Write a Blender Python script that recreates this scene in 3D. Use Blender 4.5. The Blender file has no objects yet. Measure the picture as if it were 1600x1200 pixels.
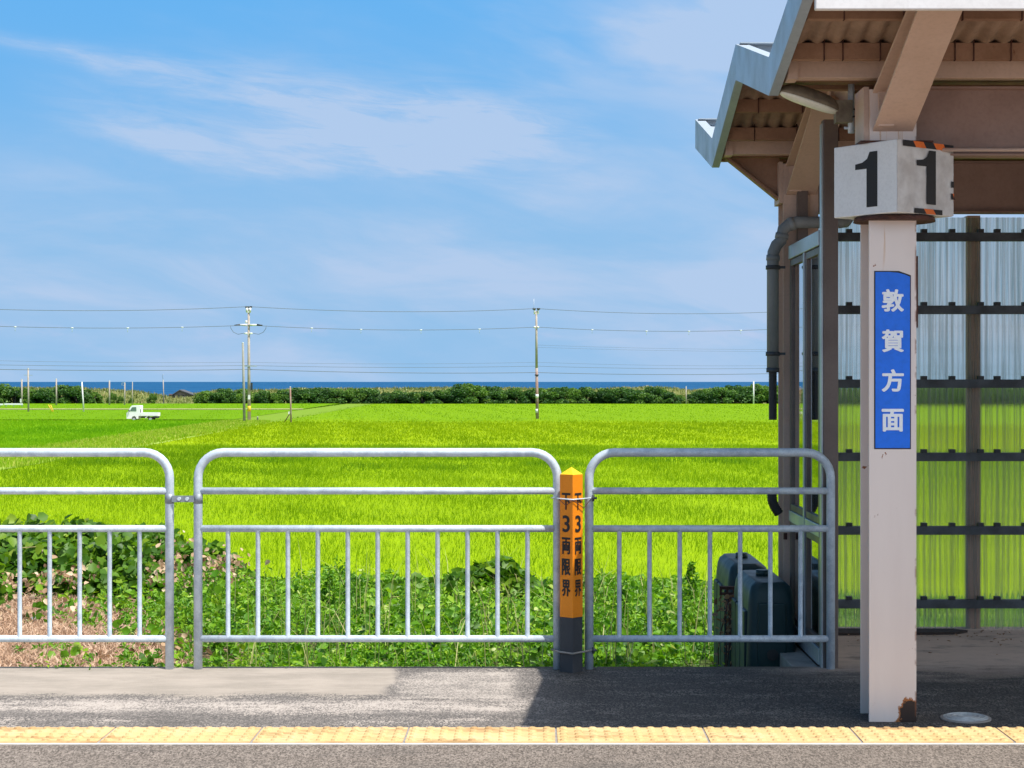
import bpy, bmesh, math, random
import numpy as np
from mathutils import Vector, Matrix
random.seed(7); rng = np.random.default_rng(7)
S = bpy.context.scene; COL = S.collection
F = 2800.0; VX = 830.0; VY = 596.0; EYE = 1.41        # measured from the photograph: focal length (px of 1600), vanishing point, eye height
def PX(px, Y): return (px-VX)*Y/F                       # true metres at distance Y
def PZ(py, Y): return EYE-(py-VY)*Y/F

# ------------------------------------------------------------------ camera
cam = bpy.data.cameras.new('camera'); camo = bpy.data.objects.new('camera', cam); COL.objects.link(camo)
camo.location = (0, 0, EYE); camo.rotation_euler = (math.radians(90), 0, 0)
cam.sensor_width = 36; cam.lens = 36*F/1600; cam.shift_x = -(VX-800)/1600; cam.shift_y = -(600-VY)/1600
cam.clip_start = .1; cam.clip_end = 60000; S.camera = camo

# ------------------------------------------------------------------ world, sun, exposure
SUN = Vector((.345, -.30, 1)).normalized()
EL = math.asin(SUN.z); AZ = math.atan2(SUN.x, SUN.y)
W = bpy.data.worlds.new('World'); S.world = W; W.use_nodes = True

class NG:                                               # tiny node-graph writer
    def __init__(s, tree): s.t = tree; s.n = tree.nodes; s.l = tree.links
    def node(s, typ, ins=None, **kw):
        n = s.n.new(typ)
        for k, v in kw.items(): setattr(n, k, v)
        for k, v in (ins or {}).items(): s.put(n.inputs[k], v)
        return n
    def put(s, sock, v):
        if isinstance(v, bpy.types.NodeSocket): s.l.new(v, sock)
        else:
            if isinstance(v, (tuple, list)) and sock.type == 'RGBA' and len(v) == 3: v = (*v, 1)
            sock.default_value = v
    def m(s, op, *a):
        n = s.n.new('ShaderNodeMath'); n.operation = op
        for i, v in enumerate(a): s.put(n.inputs[i], v)
        return n.outputs[0]
    def add(s, a, b): return s.m('ADD', a, b)
    def sub(s, a, b): return s.m('SUBTRACT', a, b)
    def mul(s, a, b): return s.m('MULTIPLY', a, b)
    def ss(s, v, a, b, lo=0., hi=1.):                   # smoothstep
        n = s.node('ShaderNodeMapRange', {0: v, 1: a, 2: b, 3: lo, 4: hi}, interpolation_type='SMOOTHSTEP'); return n.outputs[0]
    def mix(s, f, a, b, bt='MIX'):
        n = s.n.new('ShaderNodeMix'); n.data_type = 'RGBA'; n.blend_type = bt
        s.put(n.inputs[0], f); s.put(n.inputs[6], a); s.put(n.inputs[7], b); return n.outputs[2]
    def noise(s, vec, scale, detail=4., rough=.55, dist=0.):
        n = s.node('ShaderNodeTexNoise', {'Vector': vec, 'Scale': scale, 'Detail': detail, 'Roughness': rough, 'Distortion': dist}); return n.outputs[0]
    def xyz(s, v):
        n = s.node('ShaderNodeSeparateXYZ', {0: v}); return n.outputs
    def vec(s, x, y, z):
        return s.node('ShaderNodeCombineXYZ', {0: x, 1: y, 2: z}).outputs[0]
    def mapv(s, v, scale=(1, 1, 1), rot=(0, 0, 0)):
        return s.node('ShaderNodeMapping', {'Vector': v, 'Scale': scale, 'Rotation': rot}).outputs[0]

g = NG(W.node_tree); g.n.clear()
sky = g.node('ShaderNodeTexSky'); sky.sky_type = 'NISHITA'; sky.sun_disc = False
sky.sun_elevation = EL; sky.sun_rotation = AZ; sky.air_density = 1.0; sky.dust_density = .25; sky.ozone_density = 3.0; sky.altitude = 0
gen = g.node('ShaderNodeTexCoord').outputs['Generated']
dx, dy, dz = g.xyz(gen)
dyc = g.m('MAXIMUM', g.m('ABSOLUTE', dy), .05)
u = g.m('DIVIDE', dx, dyc); v = g.m('DIVIDE', dz, dyc)   # slope coordinates of the sky direction (u right, v up)
# thin high cloud: slanted streaks plus a pale veil
def gauss(x, c, w): 
    d = g.m('DIVIDE', g.sub(x, c), w); return g.m('EXPONENT', g.mul(g.mul(d, d), -1.))
uv = g.vec(u, v, 0.)
wq = g.noise(g.mapv(uv, (7, 16, 1)), 1., 3., .5)
vs = g.add(g.add(v, g.mul(u, .22)), g.mul(g.sub(wq, .5), .035))   # lines run down to the right
fine = g.noise(g.mapv(g.vec(u, vs, 3.), (7, 30, 1)), 1., 9., .58, .5)
big = g.noise(g.mapv(g.vec(u, vs, 9.), (5, 15, 1)), 1., 5., .55)
vt = g.add(g.add(v, g.mul(u, .2)), g.mul(g.sub(wq, .5), .018))
w1 = g.add(.0055, g.mul(g.m('MAXIMUM', g.add(u, .27), 0.), .085))
b1 = g.mul(gauss(vt, .132, w1), g.mul(g.ss(u, -.36, -.24), g.ss(u, .08, -.06)))
edge = g.add(.1135, g.add(g.mul(g.m('MAXIMUM', g.sub(-.17, u), 0.), .28), g.mul(g.m('MAXIMUM', g.add(u, .10), 0.), .085)))
vw = g.add(v, g.mul(g.sub(fine, .5), .012))
b2 = g.mul(g.mul(g.ss(g.sub(vw, edge), -.0035, .007), g.ss(g.sub(vw, edge), .050, .012)), g.mul(g.ss(u, -.30, -.19), g.ss(u, .05, -.05)))
b3 = g.mul(g.ss(v, .15, .21), g.ss(u, -.02, .14))
veil = g.mul(g.ss(v, .165, .07), g.add(.30, g.mul(g.ss(g.noise(g.mapv(g.vec(u, v, 5.), (4.5, 26, 1)), 1., 7., .6, .4), .36, .64), .50)))
rightv = g.mul(g.ss(u, .02, .14), .30)
dens = g.add(g.mul(g.add(g.mul(b1, .95), g.mul(b2, 1.)), g.add(.45, g.mul(g.ss(g.noise(g.mapv(g.vec(u, g.add(v, g.mul(u, .12)), 2.), (16, 120, 1)), 1., 9., .68, .8), .30, .66), .75))), g.add(g.mul(b3, .75), g.add(g.add(veil, rightv), g.mul(g.mul(gauss(v, .185, .03), g.ss(u, -.16, .02)), g.mul(g.ss(big, .38, .66), .55)))))
dens = g.mul(dens, g.add(.25, g.mul(g.ss(g.add(g.mul(fine, .6), g.mul(big, .4)), .34, .64), .95)))
dens = g.add(dens, g.mul(g.ss(big, .5, .75), .15))
puff = g.mul(g.ss(g.noise(g.mapv(uv, (18, 55, 1)), 1., 6., .6), .52, .72), g.mul(gauss(v, .026, .009), .30))
dens = g.m('MINIMUM', g.m('MAXIMUM', dens, 0.), .85)
sunside = g.ss(g.node('ShaderNodeVectorMath', {0: gen, 1: tuple(SUN)}, operation='DOT_PRODUCT').outputs['Value'], .15, 1.)
SKYK = .088
skyc = g.mix(1., sky.outputs[0], (.40, .56, .64), 'MULTIPLY')
clear = g.mix(g.ss(v, .04, .24), (2.4, 4.6, 7.2), (1.2, 3.95, 7.7))
skyc = g.mix(g.ss(v, .50, .24), skyc, clear)              # low sky: a clear, deep summer blue
cl = g.mix(dens, skyc, (4.2, 5.4, 7.4))
cl = g.mix(puff, cl, (5.6, 5.6, 7.4))
cl = g.mix(sunside, cl, g.mix(1., cl, (4.1, 3.25, 2.5), 'MULTIPLY'))
bg = g.node('ShaderNodeBackground', {'Color': cl, 'Strength': SKYK})
g.l.new(bg.outputs[0], g.node('ShaderNodeOutputWorld').inputs[0])

sl = bpy.data.lights.new('sun', 'SUN'); sl.energy = 4.6; sl.angle = math.radians(.5); sl.color = (1, .955, .88)
so = bpy.data.objects.new('sun', sl); COL.objects.link(so); so.rotation_mode = 'QUATERNION'
so.rotation_quaternion = SUN.to_track_quat('Z', 'Y'); so.location = (5, -5, 20)
S.view_settings.view_transform = 'Standard'; S.view_settings.look = 'None'; S.view_settings.gamma = 1
S.view_settings.exposure = 0.38
S.cycles.max_bounces = 10; S.cycles.transparent_max_bounces = 16; S.cycles.diffuse_bounces = 5

# ------------------------------------------------------------------ materials
def newmat(name):
    m = bpy.data.materials.new(name); m.use_nodes = True; k = NG(m.node_tree); k.n.clear()
    out = k.node('ShaderNodeOutputMaterial'); return m, k, out
def finish(k, out, col, rough=.6, metal=0., bump=None, bstr=.3, bdist=.01, spec=.5, **extra):
    p = k.node('ShaderNodeBsdfPrincipled', {'Base Color': col, 'Roughness': rough, 'Metallic': metal, 'Specular IOR Level': spec})
    for a, b in extra.items(): k.put(p.inputs[a], b)
    if bump is not None:
        bn = k.node('ShaderNodeBump', {'Strength': bstr, 'Distance': bdist, 'Height': bump}); k.l.new(bn.outputs[0], p.inputs['Normal'])
    k.l.new(p.outputs[0], out.inputs[0]); return p
def paint(name, c, c2=None, scale=3., rough=.5, metal=0., bump=.15, fine=80., rust=0., rustc=(.16, .05, .02), vstreak=False, spec=.5, dirt=.0):
    m, k, out = newmat(name); o = k.node('ShaderNodeTexCoord').outputs['Object']
    c2 = c2 or tuple(x*.78 for x in c)
    vv = k.mapv(o, (1, 1, .18)) if vstreak else o
    n = k.noise(vv, scale, 6., .6); col = k.mix(k.ss(n, .35, .7), c, c2)
    f = k.noise(o, fine, 3., .6); col = k.mix(k.ss(f, .4, .75, 0., .25), col, tuple(x*.7 for x in c2))
    if dirt: col = k.mix(k.ss(k.noise(o, 22., 6., .7), .6, .72, 0., dirt), col, tuple(x*.35 for x in c2))
    if rust:
        r = k.noise(k.mapv(o, (1, 1, .5)), 9., 7., .7); col = k.mix(k.ss(r, .72-rust, .8-rust, 0., .9), col, rustc)
    finish(k, out, col, k.ss(n, .3, .8, rough, min(1, rough+.2)), metal, f, bump, .002, spec); return m
def leafmat(name, cols, transl=.3, rough=.45, tcol=None, spec=.4):
    """leaf colour drawn per leaf from the rnd attribute"""
    m, k, out = newmat(name); a = k.node('ShaderNodeAttribute', attribute_name='rnd').outputs['Fac']
    r = k.node('ShaderNodeValToRGB', {0: a}); e = r.color_ramp.elements
    while len(e) < len(cols): e.new(.5)
    for i, (p, c) in enumerate(cols): e[i].position = p; e[i].color = (*c, 1)
    p = k.node('ShaderNodeBsdfPrincipled', {'Base Color': r.outputs[0], 'Roughness': rough, 'Specular IOR Level': spec})
    t = k.node('ShaderNodeBsdfTranslucent', {'Color': k.mix(1., r.outputs[0], tcol or (1.3, 1.35, .6), 'MULTIPLY')})
    mx = k.node('ShaderNodeMixShader', {0: transl, 1: p.outputs[0], 2: t.outputs[0]}); k.l.new(mx.outputs[0], out.inputs[0]); return m

M = {}
M['galv'] = paint('galvanised_steel', (.64, .715, .78), (.46, .53, .60), 20., .45, .12, .08, 160., dirt=.3, rust=.05, rustc=(.34, .30, .26))
M['beam'] = paint('beige_steel_paint', (.62, .44, .345), (.54, .37, .28), 2.5, .5, 0, .1, 60., rust=.005, vstreak=True)
M['girder'] = paint('shade_darkened_girder_paint', (.34, .215, .17), (.27, .165, .13), 3., .65, 0, .15, 60.)  # beam paint darkened: the girders' shade is put into the colour
M['outer'] = paint('red_brown_post_paint', (.66, .47, .42), (.56, .38, .33), 4., .6)
M['strap'] = paint('dull_zinc_strap', (.30, .335, .37), (.22, .25, .28), 26., .45, .3, .05, 160.)
M['column'] = None
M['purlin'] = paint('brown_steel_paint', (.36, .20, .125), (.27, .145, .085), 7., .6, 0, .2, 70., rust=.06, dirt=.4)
M['slate'] = paint('cement_roof_sheet', (.38, .255, .175), (.28, .185, .125), 9., .85, 0, .4, 90., dirt=.5)
M['flash'] = paint('white_metal_flashing', (.45, .51, .57), (.39, .45, .51), 4., .35, .25, .03, 50.)
M['fascia'] = paint('white_fascia_paint', (.80, .77, .75), (.74, .70, .68), 5., .5, 0, .05, 60.)
M['alu'] = paint('brown_aluminium', (.165, .125, .108), (.135, .10, .088), 4., .4, .3, .03, 90.)
M['alul'] = paint('pale_aluminium', (.50, .53, .56), (.42, .45, .49), 4., .35, .5, .03, 90.)
M['girt'] = paint('dark_girt_steel', (.085, .095, .105), (.06, .062, .066), 9., .5, .3, .1, 90., rust=.03)
M['pipe'] = paint('grey_pvc_pipe', (.27, .29, .29), (.20, .215, .21), 5., .45, 0, .03, 60., vstreak=True)
M['black'] = paint('black_plastic', (.018, .018, .02), (.03, .03, .03), 20., .45)
M['rusty'] = paint('rusty_iron', (.10, .035, .022), (.05, .022, .018), 30., .8, 0, .5, 120.)
M['orange'] = paint('orange_post_paint', (.96, .29, .002), (.90, .255, .002), 8., .5, 0, .2, 150.)
M['yellow'] = paint('yellow_post_paint', (.92, .58, .01), (.85, .52, .01), 8., .5, 0, .2, 150.)
M['charcoal'] = paint('charcoal_post_paint', (.04, .044, .052), (.06, .062, .068), 12., .7, 0, .3, 150., rust=.035, rustc=(.32, .32, .31))
M['ink'] = paint('black_lettering', (.012, .011, .012), (.02, .018, .018), 20., .5)
M['tank'] = paint('dark_green_tank', (.004, .028, .031), (.006, .034, .033), 5., .42, 0, .1, 120., dirt=.1)
M['white'] = paint('white_box_paint', (.84, .85, .85), (.79, .80, .80), 6., .45, 0, .05, 80., dirt=.15)
M['wrap'] = paint('wrinkled_clear_wrap', (.70, .67, .64), (.52, .48, .45), 9., .3, 0, .6, 14., dirt=.15)
M['hazo'] = paint('orange_hazard_tape', (.85, .17, .02), None, 9., .4)
M['blue'] = paint('blue_sign_enamel', (.002, .17, .86), (.002, .15, .76), 5., .35, 0, .08, 40., dirt=.08)
M['signw'] = paint('white_lettering', (.95, .96, .97), (.92, .93, .95), 10., .45)
M['lampw'] = paint('milky_lamp_cover', (.80, .80, .72), (.7, .7, .6), 8., .35)
M['lampb'] = paint('dirty_lamp_body', (.24, .20, .14), (.15, .12, .085), 14., .7, dirt=.5)
M['conc'] = paint('kerb_concrete', (.36, .33, .30), (.25, .23, .21), 6., .9, 0, .5, 120., dirt=.3)
M['pole'] = paint('concrete_pole', (.44, .38, .33), (.34, .28, .24), 1.2, .85, 0, .2, 30., vstreak=False)
M['poleg'] = paint('grey_concrete_pole', (.30, .30, .27), (.24, .24, .21), 1.2, .85)
M['poler'] = paint('weathered_red_pole', (.36, .30, .26), (.25, .10, .075), 1.1, .85, 0, .2, 30.)
M['cable'] = paint('power_cable', (.10, .13, .18), (.12, .15, .2), 3., .5)
M['porc'] = paint('white_insulator', (.78, .78, .78), None, 3., .3)
M['truckw'] = paint('white_truck_paint', (.84, .84, .86), (.8, .8, .82), 2., .25)
M['tyre'] = paint('tyre_rubber', (.02, .02, .02), None, 9., .8)
M['rock'] = paint('grey_rock', (.26, .28, .31), (.15, .16, .18), 16., .9, 0, .8, 40.)
M['hroof'] = paint('dark_house_roof', (.07, .075, .085), (.10, .10, .11), 2., .6)
M['hwall'] = paint('brown_house_wall', (.20, .16, .13), (.13, .11, .10), 2., .8)
M['terra'] = paint('red_shed_roof', (.40, .20, .17), None, 2., .8)
M['gyel'] = paint('yellow_guy_cover', (.75, .50, .02), None, 2., .5)
M['cover'] = paint('iron_cover', (.52, .54, .54), (.36, .38, .38), 30., .7, 0, .3, 150.)
M['mat'] = paint('dark_rubber', (.035, .024, .02), (.05, .035, .03), 20., .9)

def glassmat():
    m, k, out = newmat('window_glass')
    t = k.node('ShaderNodeBsdfTransparent', {0: (.80, .84, .80, 1)}); gl = k.node('ShaderNodeBsdfGlossy', {0: (1, 1, 1, 1), 'Roughness': .02})
    fr = k.node('ShaderNodeFresnel', {0: 1.5}).outputs[0]
    mx = k.node('ShaderNodeMixShader', {0: k.m('MINIMUM', k.mul(fr, 1.6), 1.), 1: t.outputs[0], 2: gl.outputs[0]}); k.l.new(mx.outputs[0], out.inputs[0]); return m
M['glass'] = glassmat()
def polymat():                                          # weathered clear corrugated sheet: blurs what stands behind it
    m, k, out = newmat('corrugated_clear_plastic'); o = k.node('ShaderNodeTexCoord').outputs['Object']
    st = k.noise(k.mapv(o, (1, 1, .02)), 42., 5., .7); di = k.noise(k.mapv(o, (1, 1, .3)), 7., 7., .7)
    x_ = k.xyz(o)[0]; wv = k.m('SINE', k.mul(x_, 2*math.pi/.032)); wv2 = k.m('SINE', k.mul(x_, 2*math.pi/.096)); st = k.add(st, k.add(k.mul(wv, .055), k.mul(wv2, .03)))
    c = k.mix(k.ss(st, .38, .66), (.85, .80, .72), (.48, .455, .40)); c = k.mix(k.ss(di, .62, .8, 0., .5), c, (.25, .22, .15))
    rf = k.node('ShaderNodeBsdfRefraction', {'Color': c, 'Roughness': .11, 'IOR': 1.10})
    tr = k.node('ShaderNodeBsdfTransparent', {0: c})
    df = k.node('ShaderNodeBsdfTranslucent', {'Color': (.72, .72, .66, 1)}); gl = k.node('ShaderNodeBsdfDiffuse', {'Color': (.5, .52, .50, 1)})
    a = k.node('ShaderNodeMixShader', {0: .12, 1: rf.outputs[0], 2: tr.outputs[0]})
    b = k.node('ShaderNodeMixShader', {0: .55, 1: gl.outputs[0], 2: df.outputs[0]})
    mx = k.node('ShaderNodeMixShader', {0: k.ss(st, .3, .7, .14, .30), 1: a.outputs[0], 2: b.outputs[0]})
    k.l.new(mx.outputs[0], out.inputs[0]); return m
M['poly'] = polymat()

def columnmat():
    m, k, out = newmat('peeling_column_paint'); o = k.node('ShaderNodeTexCoord').outputs['Object']; x, y, z = k.xyz(o)
    n = k.noise(k.mapv(o, (1, 1, .15)), 4., 6., .6); col = k.mix(k.ss(n, .35, .7), (.84, .715, .645), (.78, .65, .585))
    # long rust tears below the number box
    t = k.noise(k.vec(k.mul(x, 46.), k.mul(y, 46.), k.mul(z, 1.6)), 1., 3., .5, .4)
    tear = k.mul(k.ss(t, .62, .66), k.ss(z, 1.72, 2.05)); col = k.mix(k.mul(tear, .5), col, (.60, .30, .08))
    sp = k.noise(o, 16., 5., .7); zone = k.mul(k.mul(gs(k, z, 1.075, .045), gs(k, x, -.045, .035)), .13)
    col = k.mix(k.ss(k.add(sp, zone), .685, .70), col, (.30, .10, .035))
    # rust hole at the foot, right corner
    d = k.m('SQRT', k.add(k.m('POWER', k.mul(k.sub(x, .075), 1.0), 2.), k.m('POWER', k.mul(k.sub(z, .02), .75), 2.)))
    rr = k.add(d, k.mul(k.sub(k.noise(o, 26., 5., .65), .5), .075))
    col = k.mix(k.ss(rr, .064, .058), col, (.40, .13, .03)); col = k.mix(k.ss(rr, .054, .051), col, (.03, .014, .009))
    e = k.mul(k.ss(x, .088, .097), k.ss(k.noise(o, 9., 4., .6), .5, .6)); col = k.mix(k.mul(e, .8), col, (.24, .08, .03))
    finish(k, out, col, .5, 0., k.noise(o, 60., 3., .6), .12, .002); return m
def gs(k, x, c, w):
    d = k.m('DIVIDE', k.sub(x, c), w); return k.m('EXPONENT', k.mul(k.mul(d, d), -1.))
M['column'] = columnmat()

def platmat():
    m, k, out = newmat('platform_paving'); o = k.node('ShaderNodeTexCoord').outputs['Object']; x, y, z = k.xyz(o)
    w = k.sub(k.noise(o, 3., 5., .6), .5); w2 = k.sub(k.noise(o, 14., 4., .6), .5)
    yd = k.add(y, k.add(k.mul(w, .10), k.mul(w2, .05))); xd = k.add(x, k.add(k.mul(w, .16), k.mul(w2, .05)))
    grain = k.node('ShaderNodeTexVoronoi', {'Vector': k.mapv(o, (1, .35, 1)), 'Scale': 190.}).outputs['Color']
    gv = k.xyz(grain)[0]
    frn = k.ss(y, 7.02, 6.98); base = k.mix(gv, k.mix(frn, k.mix(k.ss(xd, -.1, .3), (.085, .076, .070), (.036, .033, .031)), (.075, .061, .05)), k.mix(frn, k.mix(k.ss(xd, -.1, .3), (.215, .19, .17), (.105, .095, .086)), (.265, .22, .185)))  # asphalt colour set darker over the roof-shaded right side, deepening its shade
    wear = k.add(k.noise(k.mapv(o, (1., 2.6, 1)), 2.4, 9., .72), k.mul(k.sub(gv, .5), .22))
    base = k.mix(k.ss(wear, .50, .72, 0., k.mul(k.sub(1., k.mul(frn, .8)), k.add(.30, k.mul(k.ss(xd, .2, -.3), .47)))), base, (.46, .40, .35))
    dark = k.noise(k.mapv(o, (1., 2.2, 1)), 1.5, 7., .68); base = k.mix(k.ss(dark, .52, .7, 0., .45), base, (.07, .062, .056))
    # cement render strip along the fence, left part
    tex = k.mix(k.ss(k.noise(k.mapv(o, (.9, 2., 1)), 3., 9., .7), .32, .68), (.40, .342, .288), (.285, .247, .205)); tex = k.mix(k.mul(gv, .25), tex, (.3, .26, .22))
    smo = k.mul(k.ss(xd, -.62, -.68), k.mul(k.ss(k.add(yd, k.mul(k.sub(wear, .5), .35)), 7.99, 8.09), k.ss(y, 8.86, 8.80)))
    col = k.mix(k.mul(smo, .93), base, tex)
    # rubbed pale band in front of it
    band = k.mul(k.mul(k.ss(yd, 7.58, 7.72), k.ss(yd, 7.97, 7.84)), k.mul(k.ss(xd, .0, -.06), k.ss(wear, .34, .60, .10, .92)))
    col = k.mix(band, col, (.44, .385, .34))
    p2 = k.mul(k.mul(k.ss(xd, -.72, -.40), k.ss(xd, -.02, -.12)), k.mul(k.ss(y, 7.95, 8.0), k.ss(y, 8.72, 8.66)))
    col = k.mix(k.mul(p2, k.ss(wear, .3, .6, .15, .6)), col, (.50, .44, .385))
    # wind-blown dust on the shelter floor
    sm = k.noise(k.mapv(o, (1., 1.8, 1)), 2.6, 8., .7); fl = k.mul(k.mul(k.ss(k.add(yd, k.mul(k.sub(sm, .5), 1.3)), 8.35, 9.15), k.ss(sm, .68, .50, .45, 1.)), k.ss(xd, 1.0, 1.6)); dustc = k.mix(k.noise(o, 5., 7., .65), (.72, .57, .47), (.50, .39, .32))
    col = k.mix(fl, col, dustc)
    # mossy rear edge, cracks
    ed = k.mul(k.ss(y, 8.785, 8.815), k.ss(y, 8.87, 8.86)); col = k.mix(k.mul(k.mul(ed, k.ss(x, -.9, -.3, .12, .7)), k.ss(x, 1.4, 1.3)), col, (.10, .088, .07))
    cr = k.node('ShaderNodeTexVoronoi', {'Vector': k.add(0., 0.) and k.vec(xd, yd, 0.), 'Scale': .8}, feature='DISTANCE_TO_EDGE').outputs[0]
    col = k.mix(k.mul(k.mul(k.ss(cr, .006, .002), .6), k.ss(k.noise(o, .35, 2., .5), .56, .6)), col, (.06, .05, .045))
    bmp = k.add(k.mul(gv, k.sub(1., k.mul(smo, .8))), k.mul(wear, .6))
    finish(k, out, col, .88, 0., bmp, .55, .004, .3); return m
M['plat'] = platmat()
def tactmat():
    m, k, out = newmat('tactile_paving_yellow'); o = k.node('ShaderNodeTexCoord').outputs['Object']
    n = k.noise(k.mapv(o, (1, 1.5, 1)), 3., 7., .65); n2 = k.noise(o, 40., 4., .7)
    col = k.mix(n2, (.66, .45, .205), (.58, .385, .17)); col = k.mix(k.ss(n, .40, .72, 0., .6), col, (.68, .53, .30))
    s = k.noise(k.mapv(o, (.7, 3., 1)), 2.3, 8., .75); col = k.mix(k.ss(s, .49, .64, 0., .8), col, (.33, .185, .075))
    finish(k, out, col, .75, 0., n2, .2, .003, .3); return m
M['tact'] = tactmat()
M['joint'] = paint('grey_mortar', (.30, .28, .26), (.22, .2, .19), 30., .9)
M['mortar'] = paint('pale_mortar', (.70, .66, .60), (.6, .55, .5), 30., .9)
def groundmat(name, cs, scale, rough=.95, bump=.6):
    m, k, out = newmat(name); o = k.node('ShaderNodeTexCoord').outputs['Object']
    n = k.noise(o, scale, 9., .7); col = k.mix(k.ss(n, .3, .7), cs[0], cs[1]); col = k.mix(k.ss(k.noise(o, scale*6, 5., .7), .45, .7), col, cs[2])
    finish(k, out, col, rough, 0., n, bump, .05, .2); return m
def soilmat():                                          # dry earth at the left end, mossy undergrowth further right
    m, k, out = newmat('embankment_soil'); o = k.node('ShaderNodeTexCoord').outputs['Object']; n = k.noise(o, 1.2, 9., .7); f = k.noise(o, 7.2, 5., .7)
    dry = k.mix(k.ss(f, .45, .7), k.mix(k.ss(n, .3, .7), (.26, .17, .11), (.16, .11, .065)), (.36, .25, .165))
    wet = k.mix(k.ss(f, .4, .7), k.mix(k.ss(n, .3, .7), (.045, .075, .014), (.07, .06, .03)), (.09, .16, .02))
    col = k.mix(k.ss(k.add(k.xyz(o)[0], k.mul(k.sub(n, .5), 2.)), -2.6, -1.6), dry, wet); finish(k, out, col, .95, 0., n, .6, .05, .2); return m
M['soil'] = soilmat()
M['field'] = groundmat('field_soil', ((.07, .09, .03), (.05, .06, .025), (.09, .11, .03)), .5)
M['ballast'] = groundmat('track_ballast', ((.34, .29, .25), (.42, .36, .31), (.24, .205, .175)), 9.)
M['road'] = groundmat('dry_farm_road', ((.50, .42, .26), (.42, .38, .20), (.40, .36, .2)), .3)
M['dune'] = groundmat('dune_grass_cover', ((.15, .17, .04), (.10, .14, .03), (.24, .20, .08)), .35)
def seamat():
    m, k, out = newmat('sea_water'); o = k.node('ShaderNodeTexCoord').outputs['Object']
    n = k.noise(k.mapv(o, (.02, .004, 1)), 1., 6., .7); n2 = k.noise(k.mapv(o, (.0015, .0006, 1)), 1., 4., .6)
    x, y, z = k.xyz(o)
    col = k.mix(k.ss(n, .35, .65), (.008, .062, .155), (.016, .09, .20)); col = k.mix(k.ss(n2, .45, .7, 0., .5), col, (.014, .092, .21))
    p = k.node('ShaderNodeBsdfPrincipled', {'Base Color': col, 'Roughness': .9, 'Specular IOR Level': .06})
    k.l.new(p.outputs[0], out.inputs[0]); return m
M['sea'] = seamat()
def ricesheet(name, a, b, c, sx=1.):
    m, k, out = newmat(name); o = k.node('ShaderNodeTexCoord').outputs['Object']
    n = k.noise(k.mapv(o, (2.2*sx, .35*sx, 1)), 1., 8., .72); n2 = k.noise(k.mapv(o, (.05, .02, 1)), 1., 4., .6)
    f = k.noise(k.mapv(o, (9*sx, 1.2*sx, 1)), 1., 4., .6)
    col = k.mix(k.ss(n, .32, .66), a, b); col = k.mix(k.ss(n2, .42, .65, 0., .6), col, c); col = k.mix(k.ss(f, .5, .75, 0., .35), col, tuple(q*.55 for q in a))
    finish(k, out, col, .85, 0., n, .8, .12, .03); return m

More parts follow.
